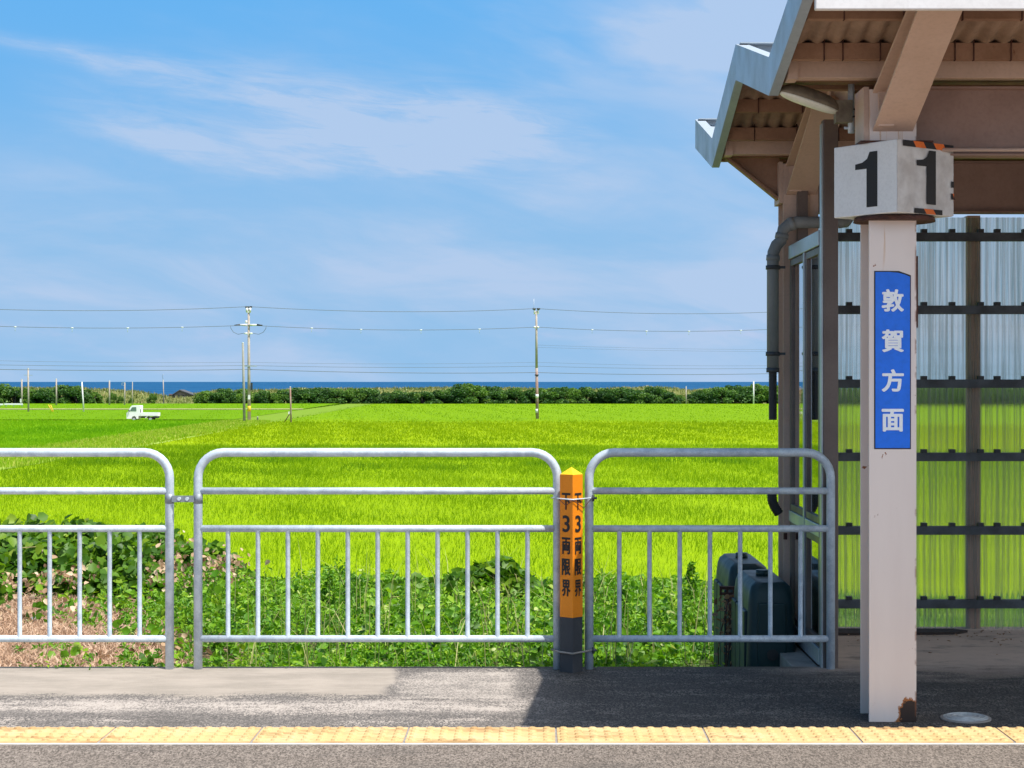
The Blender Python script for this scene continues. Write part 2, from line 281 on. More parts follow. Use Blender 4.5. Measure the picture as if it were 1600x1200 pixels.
# ------------------------------------------------------------------ mesh helpers
def thing(name, label, cat, loc=(0, 0, 0), group=None):
    o = bpy.data.objects.new(name, None); COL.objects.link(o); o.location = loc; o.empty_display_size = .2
    o['label'] = label; o['category'] = cat
    if group: o['group'] = group
    return o
def tag(o, label=None, cat=None, group=None, kind=None):
    if label: o['label'] = label
    if cat: o['category'] = cat
    if group: o['group'] = group
    if kind: o['kind'] = kind
    return o
def worldloc(o):
    v = Vector((0, 0, 0))
    while o: v += o.location; o = o.parent
    return v
class MB:
    def __init__(s): s.v = []; s.f = []; s.sm = []
    def poly(s, pts, faces, smooth=False):
        b = len(s.v); s.v += [tuple(p) for p in pts]; s.f += [[b+i for i in f] for f in faces]; s.sm += [smooth]*len(faces); return s
    def box(s, x0, x1, y0, y1, z0, z1):
        return s.poly([(x, y, z) for x in (x0, x1) for y in (y0, y1) for z in (z0, z1)],
                      [(0, 1, 3, 2), (4, 6, 7, 5), (0, 4, 5, 1), (2, 3, 7, 6), (0, 2, 6, 4), (1, 5, 7, 3)])
    def prism(s, pts, axis, a, b):                       # convex or simple polygon extruded along an axis
        n = len(pts)
        def P(q, t): return {'x': (t, q[0], q[1]), 'y': (q[0], t, q[1]), 'z': (q[0], q[1], t)}[axis]
        vs = [P(q, a) for q in pts]+[P(q, b) for q in pts]
        fs = [list(range(n))[::-1], list(range(n, 2*n))]+[(i, (i+1) % n, n+(i+1) % n, n+i) for i in range(n)]
        return s.poly(vs, fs)
    def tube(s, path, r, seg=12, caps=True):
        path = [Vector(p) for p in path]; n = len(path); rs = r if isinstance(r, (list, tuple)) else [r]*n
        t0 = (path[1]-path[0]).normalized(); up = Vector((0, 0, 1)) if abs(t0.z) < .9 else Vector((1, 0, 0))
        a = t0.cross(up).normalized(); vs = []
        for i, p in enumerate(path):
            t = ((path[min(i+1, n-1)]-path[i]).normalized()+(path[i]-path[max(i-1, 0)]).normalized()).normalized()
            a = (a-t*a.dot(t)).normalized(); b = t.cross(a)
            for j in range(seg):
                q = 2*math.pi*j/seg; vs.append(p+(a*math.cos(q)+b*math.sin(q))*rs[i])
        fs = [(i*seg+j, i*seg+(j+1) % seg, (i+1)*seg+(j+1) % seg, (i+1)*seg+j) for i in range(n-1) for j in range(seg)]
        s.poly(vs, fs, True)
        if caps:
            b = len(s.v)-len(vs); s.f += [[b+j for j in range(seg)][::-1], [b+(n-1)*seg+j for j in range(seg)]]; s.sm += [False, False]
        return s
    def build(s, name, mat, parent=None, bevel=0., loc=None):
        me = bpy.data.meshes.new(name); off = worldloc(parent) if parent else (Vector(loc) if loc else Vector((0, 0, 0)))
        me.from_pydata([tuple(Vector(v)-off) for v in s.v], [], s.f)
        bm = bmesh.new(); bm.from_mesh(me); bmesh.ops.recalc_face_normals(bm, faces=bm.faces); bm.to_mesh(me); bm.free()
        me.polygons.foreach_set('use_smooth', s.sm); me.materials.append(mat)
        o = bpy.data.objects.new(name, me); COL.objects.link(o)
        if parent: o.parent = parent
        elif loc: o.location = loc
        if bevel:
            b = o.modifiers.new('bevel', 'BEVEL'); b.width = bevel; b.segments = 2; b.limit_method = 'ANGLE'; b.angle_limit = math.radians(40)
        return o
def copytree(o, parent=None):
    c = o.copy(); COL.objects.link(c); c.parent = parent
    for ch in list(o.children): copytree(ch, c)
    return c
def npmesh(name, V, faces_per, nv, mat, rnd, parent=None, smooth=False, loc=(0, 0, 0)):
    """V: (N*nv,3); faces_per: index lists inside one element"""
    N = len(V)//nv; off = worldloc(parent) if parent else Vector(loc)
    V = np.asarray(V, dtype=np.float32)-np.array(off, dtype=np.float32)
    fl = [len(f) for f in faces_per]; idx = np.concatenate([np.array(f) for f in faces_per])
    L = (np.arange(N)[:, None]*nv+idx[None, :]).ravel().astype(np.int32)
    tot = np.tile(np.array(fl, dtype=np.int32), N); st = np.concatenate([[0], np.cumsum(tot)[:-1]]).astype(np.int32)
    me = bpy.data.meshes.new(name); me.vertices.add(len(V)); me.vertices.foreach_set('co', V.ravel())
    me.loops.add(len(L)); me.loops.foreach_set('vertex_index', L); me.polygons.add(len(tot)); me.polygons.foreach_set('loop_start', st)
    try: me.polygons.foreach_set('loop_total', tot)
    except Exception: pass
    at = me.attributes.new('rnd', 'FLOAT', 'POINT'); at.data.foreach_set('value', np.repeat(np.asarray(rnd, dtype=np.float32), nv))
    me.update(calc_edges=True); me.validate(); me.materials.append(mat)
    o = bpy.data.objects.new(name, me); COL.objects.link(o)
    if parent: o.parent = parent
    else: o.location = loc
    return o
def norm(a): return a/np.maximum(np.linalg.norm(a, axis=1, keepdims=True), 1e-9)
def leaves(P, size, up=.8, asp=.8, front=.0):
    """folded ovate leaves, 6 points each"""
    N = len(P); n = norm(rng.normal(size=(N, 3))+np.array([0, -front, up])*1.0); n[:, 2] = np.where(n[:, 2] < 0, -n[:, 2]*.5, n[:, 2])
    d = rng.normal(size=(N, 3)); d = norm(d-n*(d*n).sum(1, keepdims=True)); d[:, 2] -= .15; d = norm(d); b = norm(np.cross(n, d)); s = size[:, None]; a = asp
    fold = n*s*.14
    pts = [P-d*s*.5, P-d*s*.22+b*s*a*.5+fold, P+d*s*.18+b*s*a*.40+fold, P+d*s*.55, P+d*s*.18-b*s*a*.40+fold, P-d*s*.22-b*s*a*.5+fold]
    return np.stack(pts, 1).reshape(-1, 3)
LEAF_F = [[0, 3, 2, 1], [0, 5, 4, 3]]
def blades(P, h, w, lean=.35):
    """upright grass blades: a two-piece strip bending over, 5 points"""
    N = len(P); a = rng.uniform(0, 2*np.pi, N); d = np.stack([np.cos(a), np.sin(a), 0*a], 1); q = rng.uniform(0, 2*np.pi, N)
    sd = np.stack([np.cos(q), np.sin(q)*.5, 0*q], 1); l = (np.abs(rng.normal(0, lean, N))*h)[:, None]; H = h[:, None]; w = w[:, None]; z = np.array([[0, 0, 1.]])
    m = P+d*l*.35+z*H*.6
    return np.stack([P-sd*w*.5, P+sd*w*.5, m+sd*w*.42, m-sd*w*.42, P+d*l+z*H*(1-.2*(l/H))], 1).reshape(-1, 3)
BLADE_F = [[0, 1, 2, 3], [3, 2, 4]]

# ------------------------------------------------------------------ ground
GZ = -3.15; RZ = -2.78                                   # paddy soil, top of the rice
PE = 8.86                                                # rear edge of the platform
def bankz(x, y):
    x = np.asarray(x, float); y = np.asarray(y, float)
    z = -.56-.0525*np.maximum(0, y-12); t = np.clip((y-20.5)/7., 0, 1); t = t*t*(3-2*t)
    z = z*(1-t)+GZ*t
    return z+.05*np.sin(x*1.7+y*.9)*np.sin(y*1.3-x*.6)*(1-t)
def grid(name, xs, ys, zf, mat, kind='structure'):
    X, Y = np.meshgrid(xs, ys); Z = zf(X, Y); V = np.stack([X, Y, Z], -1).reshape(-1, 3); nx = len(xs); ny = len(ys)
    fs = [(j*nx+i, j*nx+i+1, (j+1)*nx+i+1, (j+1)*nx+i) for j in range(ny-1) for i in range(nx-1)]
    me = bpy.data.meshes.new(name); me.from_pydata(V.tolist(), [], fs); me.polygons.foreach_set('use_smooth', [True]*len(fs)); me.materials.append(mat)
    o = bpy.data.objects.new(name, me); COL.objects.link(o); o['kind'] = kind; return o
grid('embankment', np.linspace(-70, 70, 180), np.concatenate([np.linspace(PE+.02, 20, 50), np.linspace(20.4, 27.5, 20)]), bankz, M['soil'])
b = MB(); b.poly([(-900, 27, GZ-.004), (900, 27, GZ-.004), (900, 352, GZ-.004), (-900, 352, GZ-.004)], [(0, 1, 2, 3)]); b.build('ground', M['field'])['kind'] = 'structure'
b = MB(); b.poly([(-30000, 380, -9), (30000, 380, -9), (30000, 45000, -9), (-30000, 45000, -9)], [(0, 1, 2, 3)]); b.build('sea', M['sea'])['kind'] = 'structure'
# dune ridge between the trees and the sea
dpx = [-400, 0, 130, 165, 200, 225, 240, 262, 300, 340, 420, 470, 560, 640, 760, 830, 900, 960, 1010, 1040, 1080, 1130, 1180, 1240, 1700]
dpy = [606, 607, 608, 610, 612, 614, 618, 621, 618, 612, 611, 609, 609, 608, 607, 609, 611, 608, 606, 607, 611, 609, 606, 606, 606]
def dunez(x, y):
    c = PZ(np.interp(VX+x*F/372., dpx, dpy), 372.)
    t1 = np.clip((y-349)/20., 0, 1); t2 = np.clip((y-376)/40., 0, 1)
    z = GZ-.05+(c-GZ)*(t1*t1*(3-2*t1)); z = z*(1-t2)+(-9.6)*t2
    return z+.16*np.sin(x*.9+1.3*np.sin(y*.4))*np.sin(y*.7+x*.23)*t1
grid('dune_hills', np.linspace(-160, 160, 420), np.linspace(349, 418, 46), dunez, M['dune'])
# foreground: platform slab, its front wall, the track bed and the platform one stands on
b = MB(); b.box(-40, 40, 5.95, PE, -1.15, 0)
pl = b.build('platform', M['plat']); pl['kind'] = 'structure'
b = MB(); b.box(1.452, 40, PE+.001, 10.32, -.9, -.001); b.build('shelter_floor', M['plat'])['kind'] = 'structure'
b = MB(); b.poly([(-900, -900, -1.151), (900, -900, -1.151), (900, 5.94, -1.151), (-900, 5.94, -1.151)], [(0, 1, 2, 3)]); b.build('track_bed', M['ballast'])['kind'] = 'structure'
b = MB(); b.box(-40, 40, -3.5, .9, -1.15, -.01); b.build('opposite_platform', M['plat'])['kind'] = 'structure'
# tactile paving: 0.6 m slabs with rows of studs
Y0, Y1 = 6.970, 7.258
b = MB(); b.box(-40, 40, Y0-.018, Y1+.006, -.02, .004); b.build('paving_mortar', M['mortar'])['kind'] = 'structure'
b = MB(); jx0 = PX(868, 7.11); pit = .594; studs = []
for i in range(-9, 10):
    x0 = jx0+i*pit+.005; x1 = x0+pit-.010; b.prism([(x0+.002, Y0), (x1-.002+.004, Y0), (x1+.004, Y1), (x0+.002, Y1)], 'z', -.02, .009)
    for a in range(10):
        for c in range(5): studs.append((x0+.028+a*(pit-.066)/9, Y0+.028+c*(Y1-Y0-.056)/4))
for (sx, sy) in studs:
    if abs(sx) > 3.2: continue
    ring = [(sx+r*math.cos(t*math.pi/4), sy+r*math.sin(t*math.pi/4), z) for r, z in ((.019, .0085), (.013, .0155)) for t in range(8)]
    b.poly(ring, [(t, (t+1) % 8, 8+(t+1) % 8, 8+t) for t in range(8)]+[tuple(range(8, 16))])
b.build('tactile_paving', M['tact'])['kind'] = 'structure'
b = MB(); b.box(-40, 40, Y0+.001, Y1-.001, -.02, .0055); b.build('paving_joint', M['joint'])['kind'] = 'structure'
# round iron cover in the paving
cx, cy = PX(1509, 7.49), 7.49
mc = thing('manhole_cover', 'small round pale iron cover set flush in the paving beside the column foot', 'cover', (cx, cy, 0))
b = MB(); b.tube([(cx, cy, -.01), (cx, cy, .006)], .104, 40); b.build('cover_frame', M['conc'], mc)
b = MB(); b.tube([(cx, cy, -.01), (cx, cy, .010)], .092, 40)
for r in (.03, .055, .078):
    b.tube([(cx+r*math.cos(t*math.pi/16), cy+r*math.sin(t*math.pi/16), .0105) for t in range(33)], .0035, 6, False)
b.build('cover_lid', M['cover'], mc)

# ------------------------------------------------------------------ rice paddies, levee, roads
def quadstrip(name, pts, z, mat, kind='structure'):
    b = MB(); b.poly([(x, y, z) for x, y in pts], [tuple(range(len(pts)))]); o = b.build(name, mat); o['kind'] = kind; return o
RS = {'near': ricesheet('rice_canopy_fresh', (.27, .43, .006), (.34, .50, .008), (.32, .46, .006)),
      'olive': ricesheet('rice_canopy_olive', (.29, .40, .004), (.37, .45, .005), (.33, .42, .004)),
      'far': ricesheet('rice_canopy_far', (.118, .25, .002), (.135, .27, .003), (.125, .26, .002), .5),
      'left': ricesheet('rice_canopy_left', (.16, .34, .005), (.21, .38, .007), (.18, .35, .004), .7)}
LX = -25.6                                              # right side of the grassy levee road
def paddymat():
    m, k, out = newmat('rice_canopy'); o = k.node('ShaderNodeTexCoord').outputs['Object']; x, y, z = k.xyz(o)
    n = k.noise(k.mapv(o, (2.2, .35, 1)), 1., 8., .72); n2 = k.noise(k.mapv(o, (.05, .03, 1)), 1., 6., .65); f = k.noise(k.mapv(o, (9, 1.2, 1)), 1., 4., .6)
    yb = k.add(y, k.mul(k.sub(n2, .5), 70.))
    near = k.mix(k.ss(n, .32, .66), (.205, .325, .002), (.25, .375, .003)); olive = k.mix(k.ss(n, .32, .66), (.235, .345, .002), (.275, .385, .002)); far = k.mix(k.ss(n, .32, .66), (.145, .27, .002), (.17, .30, .003))
    col = k.mix(k.ss(yb, 108., 128.), near, olive); col = k.mix(k.ss(yb, 172., 205.), col, far); col = k.mix(k.ss(f, .5, .75, 0., .3), col, (.15, .24, .004))
    finish(k, out, col, .8, 0., n, .8, .12, .03); return m
quadstrip('rice_paddy', [(LX, 29), (80, 29), (220, 341), (LX-5, 341), (LX-1.6, 187), (LX, 121)], RZ-.06, paddymat())
quadstrip('left_paddy', [(-130, 28), (-30.3, 28), (-30.4, 194.6), (-190, 194.6)], RZ-.05, RS['left'])
quadstrip('left_far_paddy', [(-240, 198.5), (-33, 198.5), (-34.5, 268), (-250, 268)], RZ-.02, RS['far'])
quadstrip('beach_side_paddy', [(-250, 277), (-35, 277), (-36.5, 342), (-260, 342)], RZ-.02, RS['far'])
quadstrip('farm_road', [(-240, 270), (-34.6, 270), (-34.8, 275), (-240, 275)], RZ+.01, M['road'])
quadstrip('cross_road', [(-190, 187), (-28, 187), (-28, 202), (-190, 202)], GZ+.165, M['road'])
quadstrip('coast_path', [(32, 342.2), (200, 342.2), (200, 347.5), (32, 347.5)], RZ+.15, M['road'])
M['levee'] = groundmat('levee_grass', ((.30, .42, .06), (.26, .40, .04), (.42, .44, .14)), .6)
quadstrip('levee_path', [(-30.6, 28), (LX+.3, 28), (LX+.2, 121), (LX-1.4, 187), (-32, 187)], RZ-.045, M['levee'])
M['levee2'] = groundmat('grassy_track', ((.15, .265, .01), (.13, .24, .006), (.22, .28, .03)), .6)
quadstrip('levee_path', [(-33.9, 199), (-26.8, 187.2), (-29.9, 341.2), (-35.2, 341.2)], RZ-.055, M['levee2'])
def scatter(N, ya, yb, xf, pw=1.):
    t = rng.uniform(0, 1, N)**pw; y = ya+(yb-ya)*t; lo, hi = xf(y); x = lo+(hi-lo)*rng.uniform(0, 1, N); return x, y
def rice(name, label, N, ya, yb, xf, cols, h0, wk, pw=.7, tr=.35, row=True, soft=0.):
    x, y = scatter(N, ya, yb, xf, pw)
    y = y+rng.normal(0, 1., N)*soft; 
    if row: y = np.round(y/.3)*.3+rng.normal(0, .05, N)
    h = h0*rng.uniform(.75, 1.25, N)*(1+.10*np.sin(x*.8+y*.35)*np.sin(y*.21-x*.3)); w = wk*(y/45.)*rng.uniform(.7, 1.3, N)
    P = np.stack([x, y, np.full(N, RZ-.38)], 1)
    patch = .5+.22*np.sin(x*.35+1.1*np.sin(y*.12))*np.sin(y*.16+x*.11)+.16*np.sin(x*.13-y*.06)
    r = np.clip(patch+rng.normal(0, .2, N), 0, 1)
    o = npmesh(name, blades(P, h, w), BLADE_F, 5, leafmat(name+'_leaf', cols, tr, .6, spec=.12), r); tag(o, label, 'rice', kind='stuff'); return o
vis = lambda y: (np.maximum(-.325*y, LX+.1), .31*y)
rice('rice', 'bright yellow-green rice growing in the nearest paddy behind the fence', 330000, 30.5, 118, vis,
     [(0, (.12, .225, .002)), (.5, (.195, .325, .003)), (1, (.285, .40, .007))], .46, .018, .75, .45, soft=1.5)
rice('rice', 'olive-tinged rice in the middle paddy in front of the far utility pole', 90000, 121.5, 186, lambda y: (np.maximum(-.325*y, LX-.3-(y-121)*.021), .31*y),
     [(0, (.20, .305, .002)), (.5, (.255, .365, .003)), (1, (.31, .405, .005))], .46, .03, 1., .4, soft=5.)
rice('rice', 'smooth green rice in the wide paddy reaching to the trees', 60000, 184, 336, lambda y: (LX-2.2-(y-188)*.018, .31*y),
     [(0, (.12, .25, .002)), (.5, (.155, .29, .003)), (1, (.19, .32, .005))], .39, .022, 1., .45, soft=6.)
rice('rice', 'fresh green rice in the paddy left of the grassy levee', 90000, 88, 194.5, lambda y: (-.33*y-1, np.full_like(y, -30.5)),
     [(0, (.12, .29, .004)), (.5, (.19, .385, .006)), (1, (.27, .44, .01))], .46, .03, 1., .45)
rice('rice', 'pale green rice beyond the white truck', 34000, 198.6, 341, lambda y: (-.33*y-1, np.full_like(y, -34.)),
     [(0, (.10, .23, .002)), (.5, (.13, .265, .003)), (1, (.16, .29, .006))], .39, .022, 1., .45)
rice('rice', 'fresh green rice nearest the railway, left of the levee', 26000, 44, 88, lambda y: (-.62*y-1, np.full_like(y, -30.5)),
     [(0, (.12, .29, .004)), (.5, (.19, .385, .006)), (1, (.27, .44, .01))], .46, .03, 1., .45)
# darker barnyard grass standing in drifts among the near rice
N = 26000; y = 92+rng.normal(0, 4.5, N); x = rng.uniform(-25, 22, N); keep = (np.sin(x*.42+1.)*np.sin(y*.5+x*.17)+.5*np.sin(x*1.3)) > rng.uniform(.15, .95, N); x, y = x[keep], y[keep]; N = len(x)
o = npmesh('wild_grass', blades(np.stack([x, y, np.full(N, RZ-.38)], 1), rng.uniform(.42, .66, N), .04*rng.uniform(.6, 1.2, N)), BLADE_F, 5, leafmat('barnyard_grass', [(0, (.06, .16, .004)), (.6, (.12, .25, .006)), (1, (.22, .34, .01))], .35, .6, spec=.1), rng.uniform(0, 1, N))
tag(o, 'drifts of darker wild grass standing in the near rice', 'grass', kind='stuff')
# rough grass on the levee
x, y = scatter(34000, 88, 187, lambda y: (-30.9+0*y-(y-88)*.012, LX+.4-(y-88)*.02)); N = len(x)
P = np.stack([x, y, np.full(N, RZ-.05)], 1); hh = rng.uniform(.10, .36, N)
npmesh('levee_grass', blades(P, hh, .05*(y/120), .6), BLADE_F, 5, leafmat('levee_blade', [(0, (.17, .33, .01)), (.6, (.29, .42, .02)), (1, (.52, .52, .12))], .4, spec=.1), rng.uniform(0, 1, N))
tag(bpy.data.objects['levee_grass'], 'rough pale grass along the levee between the paddies', 'grass', kind='stuff')

# ------------------------------------------------------------------ weeds on the bank behind the fence
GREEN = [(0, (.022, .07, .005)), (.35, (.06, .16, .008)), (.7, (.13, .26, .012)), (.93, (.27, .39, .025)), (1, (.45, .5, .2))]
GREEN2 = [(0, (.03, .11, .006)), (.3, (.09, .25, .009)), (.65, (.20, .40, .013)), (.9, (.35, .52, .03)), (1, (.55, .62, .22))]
M['kudzu'] = leafmat('kudzu_leaf', GREEN, .33, .48, spec=.35)
M['weed'] = leafmat('weed_leaf', GREEN2, .38, .5)
M['straw'] = leafmat('dry_straw', [(0, (.26, .14, .08)), (.5, (.49, .315, .205)), (1, (.68, .50, .36))], .2, .8, (1, 1, 1))
M['brownleaf'] = leafmat('withered_leaf', [(0, (.22, .115, .055)), (.5, (.50, .335, .20)), (1, (.72, .55, .38))], .25, .7, (1, .9, .8))
M['stem'] = leafmat('weed_stem', [(0, (.20, .26, .05)), (1, (.50, .46, .20))], .1, .6)
def mound(name, label, xa, xb, yc, ry, prof, N, s0, s1, base):
    """prof: (px, py) outline measured at distance yc"""
    px = np.array([p[0] for p in prof]); py = np.array([p[1] for p in prof]); xs = PX(px, yc); zs = PZ(py, yc)
    o = thing(name, label, 'plant', ((xa+xb)/2, yc, float(bankz((xa+xb)/2, yc))))
    x = rng.uniform(xa, xb, N); lump = .07*np.sin(x*5.1+1)+.05*np.sin(x*11.3)
    ztop = np.interp(x, xs, zs)
    th = rng.uniform(-.5*np.pi, .62*np.pi, N)           # round the back: front, top
    rad = 1-np.abs(rng.normal(0, .10, N)); rad = np.where(rng.uniform(0, 1, N) < .25, rng.uniform(.4, 1, N), rad)
    gz = bankz(x, np.full(N, yc)); H = np.maximum(ztop-gz, .08); zz = np.cos(th*.98)
    y = yc-np.sin(-th)*ry*rad*-1; y = yc+np.sin(th)*ry*rad
    rough = .83+.09*np.sin(x*7.3+y*5.)+.07*np.sin(x*3.1-y*9.)+rng.normal(0, .06, N)
    z = bankz(x, y)+np.maximum(zz, 0.02)*H*rad*rough*np.where(zz > .8, 1., 1.)
    keep = z > bankz(x, y); P = np.stack([x, y, z], 1)[keep]; n = len(P)
    r = np.clip(rng.beta(2.2, 2.4, n), 0, 1)
    npmesh('foliage', leaves(P, rng.uniform(s0, s1, n), 1.1, .95, .6), LEAF_F, 6, M['kudzu'], r, o)
    K = max(6, N//700); b = MB()
    for i in range(K):
        j = rng.integers(0, n); p = P[j]; q = P[rng.integers(0, n)]; mid = Vector((p[0]*.5+q[0]*.5, yc-ry*1.02, max(p[2], q[2])+.05))
        if abs(p[0]-q[0]) > 1.2: continue
        b.tube([Vector(p), mid, Vector(q)], .005, 4)
    b.build('vine_stem', M['stemc'], o); return o
M['stemc'] = paint('pale_vine_stem', (.36, .36, .12), (.28, .22, .10), 20., .7)
mound('kudzu_thicket', 'big dark kudzu thicket behind the left fence panel, above the dry grass', -9.5, -3.02, 20., 1.5,
      [(-500, 820), (0, 818), (60, 812), (110, 810), (150, 818), (230, 822), (262, 832), (300, 842), (330, 850), (355, 872), (395, 905)], 26000, .06, .135, 0)
mound('kudzu_bush', 'rounded kudzu bush rising above the weeds left of the orange post', -.98, .08, 17.3, .55,
      [(672, 915), (690, 905), (712, 885), (740, 880), (765, 878), (800, 874), (822, 885), (836, 905), (850, 918)], 3200, .07, .14, 0)
mound('kudzu_patch', 'low patch of broad kudzu leaves in the weeds behind the middle fence panel', -2.1, -.9, 18.2, .7,
      [(490, 925), (540, 915), (600, 908), (640, 905), (670, 910), (700, 925)], 1800, .06, .14, 0)
# mixed weeds: canopy height varies; bare dry area at far left
def weeds(name, label, NP, nl, s0, s1, seed, hi, mat, up, asp, rad, loose=0.):
    """NP plants of nl leaves: each plant has its own height, spread and shade of green"""
    X, Yc = scatter(NP, 9.1, 23.5, lambda y: (-.34*y-.3, np.where(y < 12.4, .98+0*y, .31*y)), .9)
    pxx = VX+X*F/Yc
    cov = 1/(1+np.exp(-(pxx-(265+60*np.sin(Yc*2.1)))/28.))
    cov = np.maximum(cov, .42*(np.sin(X*2.9+seed)*np.sin(Yc*3.7+X) > .5)); cov = np.where(pxx < 130, cov*.6, cov)
    keep = rng.uniform(0, 1, NP) < cov; X, Yc = X[keep], Yc[keep]; m_ = len(X)
    H = hi*(.6+.4*np.sin(X*2.3+seed)*np.sin(Yc*1.9-X*.7)+.22*np.sin(X*6.1+Yc*3.))*rng.uniform(.6, 1.35, m_)
    H = np.clip(H, .05, None)*np.interp(Yc, [9, 12, 14, 16, 20, 24], [.24, .34, .85, .85, .42, .35])*np.where(pxx[keep] < 700, 1.22, 1.)
    H = np.where(pxx[keep] > 1245, H*.4, H)
    tone = np.clip(rng.normal(.46, .13, m_)+.13*np.sin(X*2.1+seed+1.3*np.sin(Yc*.9))*np.sin(Yc*1.3+X*.5), .05, .95)
    i = np.repeat(np.arange(m_), nl); n = len(i); t = rng.uniform(.08, 1., n)**.75; R_ = rad*(Yc[i]/17.)*rng.uniform(.2, 1., n)*(1.15-.75*t); a = rng.uniform(0, 6.283, n)
    x = X[i]+R_*np.cos(a); y = Yc[i]+R_*np.sin(a); P = np.stack([x, y, bankz(x, y)+H[i]*t+.01], 1)
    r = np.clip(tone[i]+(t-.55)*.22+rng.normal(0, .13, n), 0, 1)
    sz = rng.uniform(s0, s1, n)*(Yc[i]/17.)**1.2*(1.15-.4*t)
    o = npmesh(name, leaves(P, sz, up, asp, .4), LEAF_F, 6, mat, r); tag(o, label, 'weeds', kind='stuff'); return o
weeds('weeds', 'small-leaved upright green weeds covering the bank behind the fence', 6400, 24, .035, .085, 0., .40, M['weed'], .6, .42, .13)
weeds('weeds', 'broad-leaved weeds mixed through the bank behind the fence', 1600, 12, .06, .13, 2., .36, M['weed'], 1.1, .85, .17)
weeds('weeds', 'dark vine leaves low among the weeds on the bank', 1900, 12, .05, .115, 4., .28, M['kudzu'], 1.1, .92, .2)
# weeds spilling over the rear edge of the platform
n = 900; x = rng.uniform(-3., .95, n); d_ = np.abs(rng.normal(0, .035, n)); keep = (np.sin(x*3.1)+np.sin(x*7.7+1)+rng.normal(0, .5, n)) > -.2; x, d_ = x[keep], d_[keep]
P = np.stack([x, PE+.03-d_, np.where(d_ > .03, .004, -.02)+rng.uniform(0, .022, len(x))], 1)
o = npmesh('edge_weeds', leaves(P, rng.uniform(.012, .034, len(x)), 1.4, .6), LEAF_F, 6, M['weed'], rng.uniform(.25, .95, len(x))); tag(o, 'small creeping weeds spilling over the rear edge of the platform', 'weeds', kind='stuff')
# straw
N = 60000; x, y = scatter(N, 9.2, 20.5, lambda y: (-.36*y-.5, -.19*y)); P = np.stack([x, y, bankz(x, y)+rng.uniform(0, .035, N)], 1)
npmesh('dry_grass', blades(P, rng.uniform(.015, .09, N), rng.uniform(.006, .014, N), 2.2), BLADE_F, 5, M['straw'], np.clip(rng.normal(.55, .25, N), 0, 1))
tag(bpy.data.objects['dry_grass'], 'dead straw-coloured grass on the bank at the left end', 'dry grass', kind='stuff')
# withered leaves
pts = []
for (px, py, Y, w, h, n) in ((45, 905, 18.6, .42, .12, 90), (120, 893, 18.5, .35, .12, 80), (268, 880, 18.4, .22, .25, 90), (350, 885, 18.3, .36, .17, 170), (305, 900, 18.0, .3, .2, 70), (60, 945, 16., 1.2, .15, 120), (180, 1018, 13., .6, .06, 70), (290, 1000, 13.5, .3, .1, 60)):
    a = rng.normal(size=(n, 3)); pts.append(np.stack([PX(px, Y)+a[:, 0]*w*.5, Y-.25+a[:, 1]*.12, PZ(py, Y)+a[:, 2]*h*.5], 1))
P = np.concatenate(pts); P[:, 2] = np.maximum(P[:, 2], bankz(P[:, 0], P[:, 1])+.02)
o = npmesh('dead_leaves', leaves(P, rng.uniform(.025, .075, len(P)), .3, .7, .3), LEAF_F, 6, M['brownleaf'], rng.uniform(0, 1, len(P))); tag(o, 'withered brown vine leaves scattered on the bank', 'dead leaves', kind='stuff')
# grass stalks with seed heads
N = 420; x, y = scatter(N, 10.5, 20, lambda y: (-.17*y, .12*y)); hh = rng.uniform(.25, .75, N); P = np.stack([x, y, bankz(x, y)], 1)
o = npmesh('tall_grass', blades(P, hh, np.full(N, .007), .5), BLADE_F, 5, M['stem'], rng.uniform(0, 1, N)); tag(o, 'thin pale grass stalks standing out of the weeds', 'grass', kind='stuff')
# upright mugwort stalks
def mugwort(px, py, Y, label, w=.16):
    x = PX(px, Y); zt = PZ(py, Y); zb = float(bankz(x, Y)); o = thing('mugwort_plant', label, 'plant', (x, Y, zb), 'mugwort stalks above the weeds')
    b = MB(); b.tube([(x, Y, zb), (x+.02, Y, (zb+zt)/2), (x, Y, zt)], [.009, .007, .003], 6); b.build('stem', M['stemc'], o)
    n = 260; t = rng.uniform(.15, 1, n); a = rng.uniform(0, 6.28, n); r = w*(1.05-t)*rng.uniform(.2, 1, n)+.01
    P = np.stack([x+np.cos(a)*r, Y+np.sin(a)*r, zb+(zt-zb)*t+r*.3], 1); npmesh('foliage', leaves(P, rng.uniform(.03, .07, n), .5, .4, .2), LEAF_F, 6, M['weed'], rng.uniform(.05, .7, n), o)
mugwort(1081, 880, 15.5, 'tallest mugwort stalk, in the weeds left of the green tanks')
mugwort(977, 912, 16, 'short mugwort stalk just right of the orange post')
mugwort(515, 900, 16.5, 'mugwort stalk beneath the middle fence panel, near its left half')
# two rocks in the straw
def rockm(px, py, Y, r, label):
    x = PX(px, Y); z = PZ(py, Y); bm = bmesh.new(); bmesh.ops.create_icosphere(bm, subdivisions=3, radius=1)
    for vv in bm.verts:
        n = vv.co.copy(); d = 1+.22*math.sin(n.x*3.1+n.y*2)+.18*math.sin(n.z*4-n.x*2.2)+random.uniform(-.04, .04); vv.co = Vector((n.x*r*1.25*d, n.y*r*d, n.z*r*.8*d))
    me = bpy.data.meshes.new('rock'); bm.to_mesh(me); bm.free(); me.materials.append(M['rock']); o = bpy.data.objects.new('rock', me); COL.objects.link(o)
    o.location = (x, Y, float(bankz(x, Y))+r*.45); tag(o, label, 'rock', 'rocks in the dry grass')
def ygr(py):                                            # where the sight line meets the bank
    ys = np.linspace(9.5, 19, 400); return float(ys[np.argmin(np.abs(PZ(py, ys)-bankz(-4., ys)))])
rockm(47, 982, ygr(982), .062, 'larger grey rock in the dry grass at the far left')
rockm(141, 967, ygr(967), .035, 'small bluish rock in the dry grass near the broad weeds')

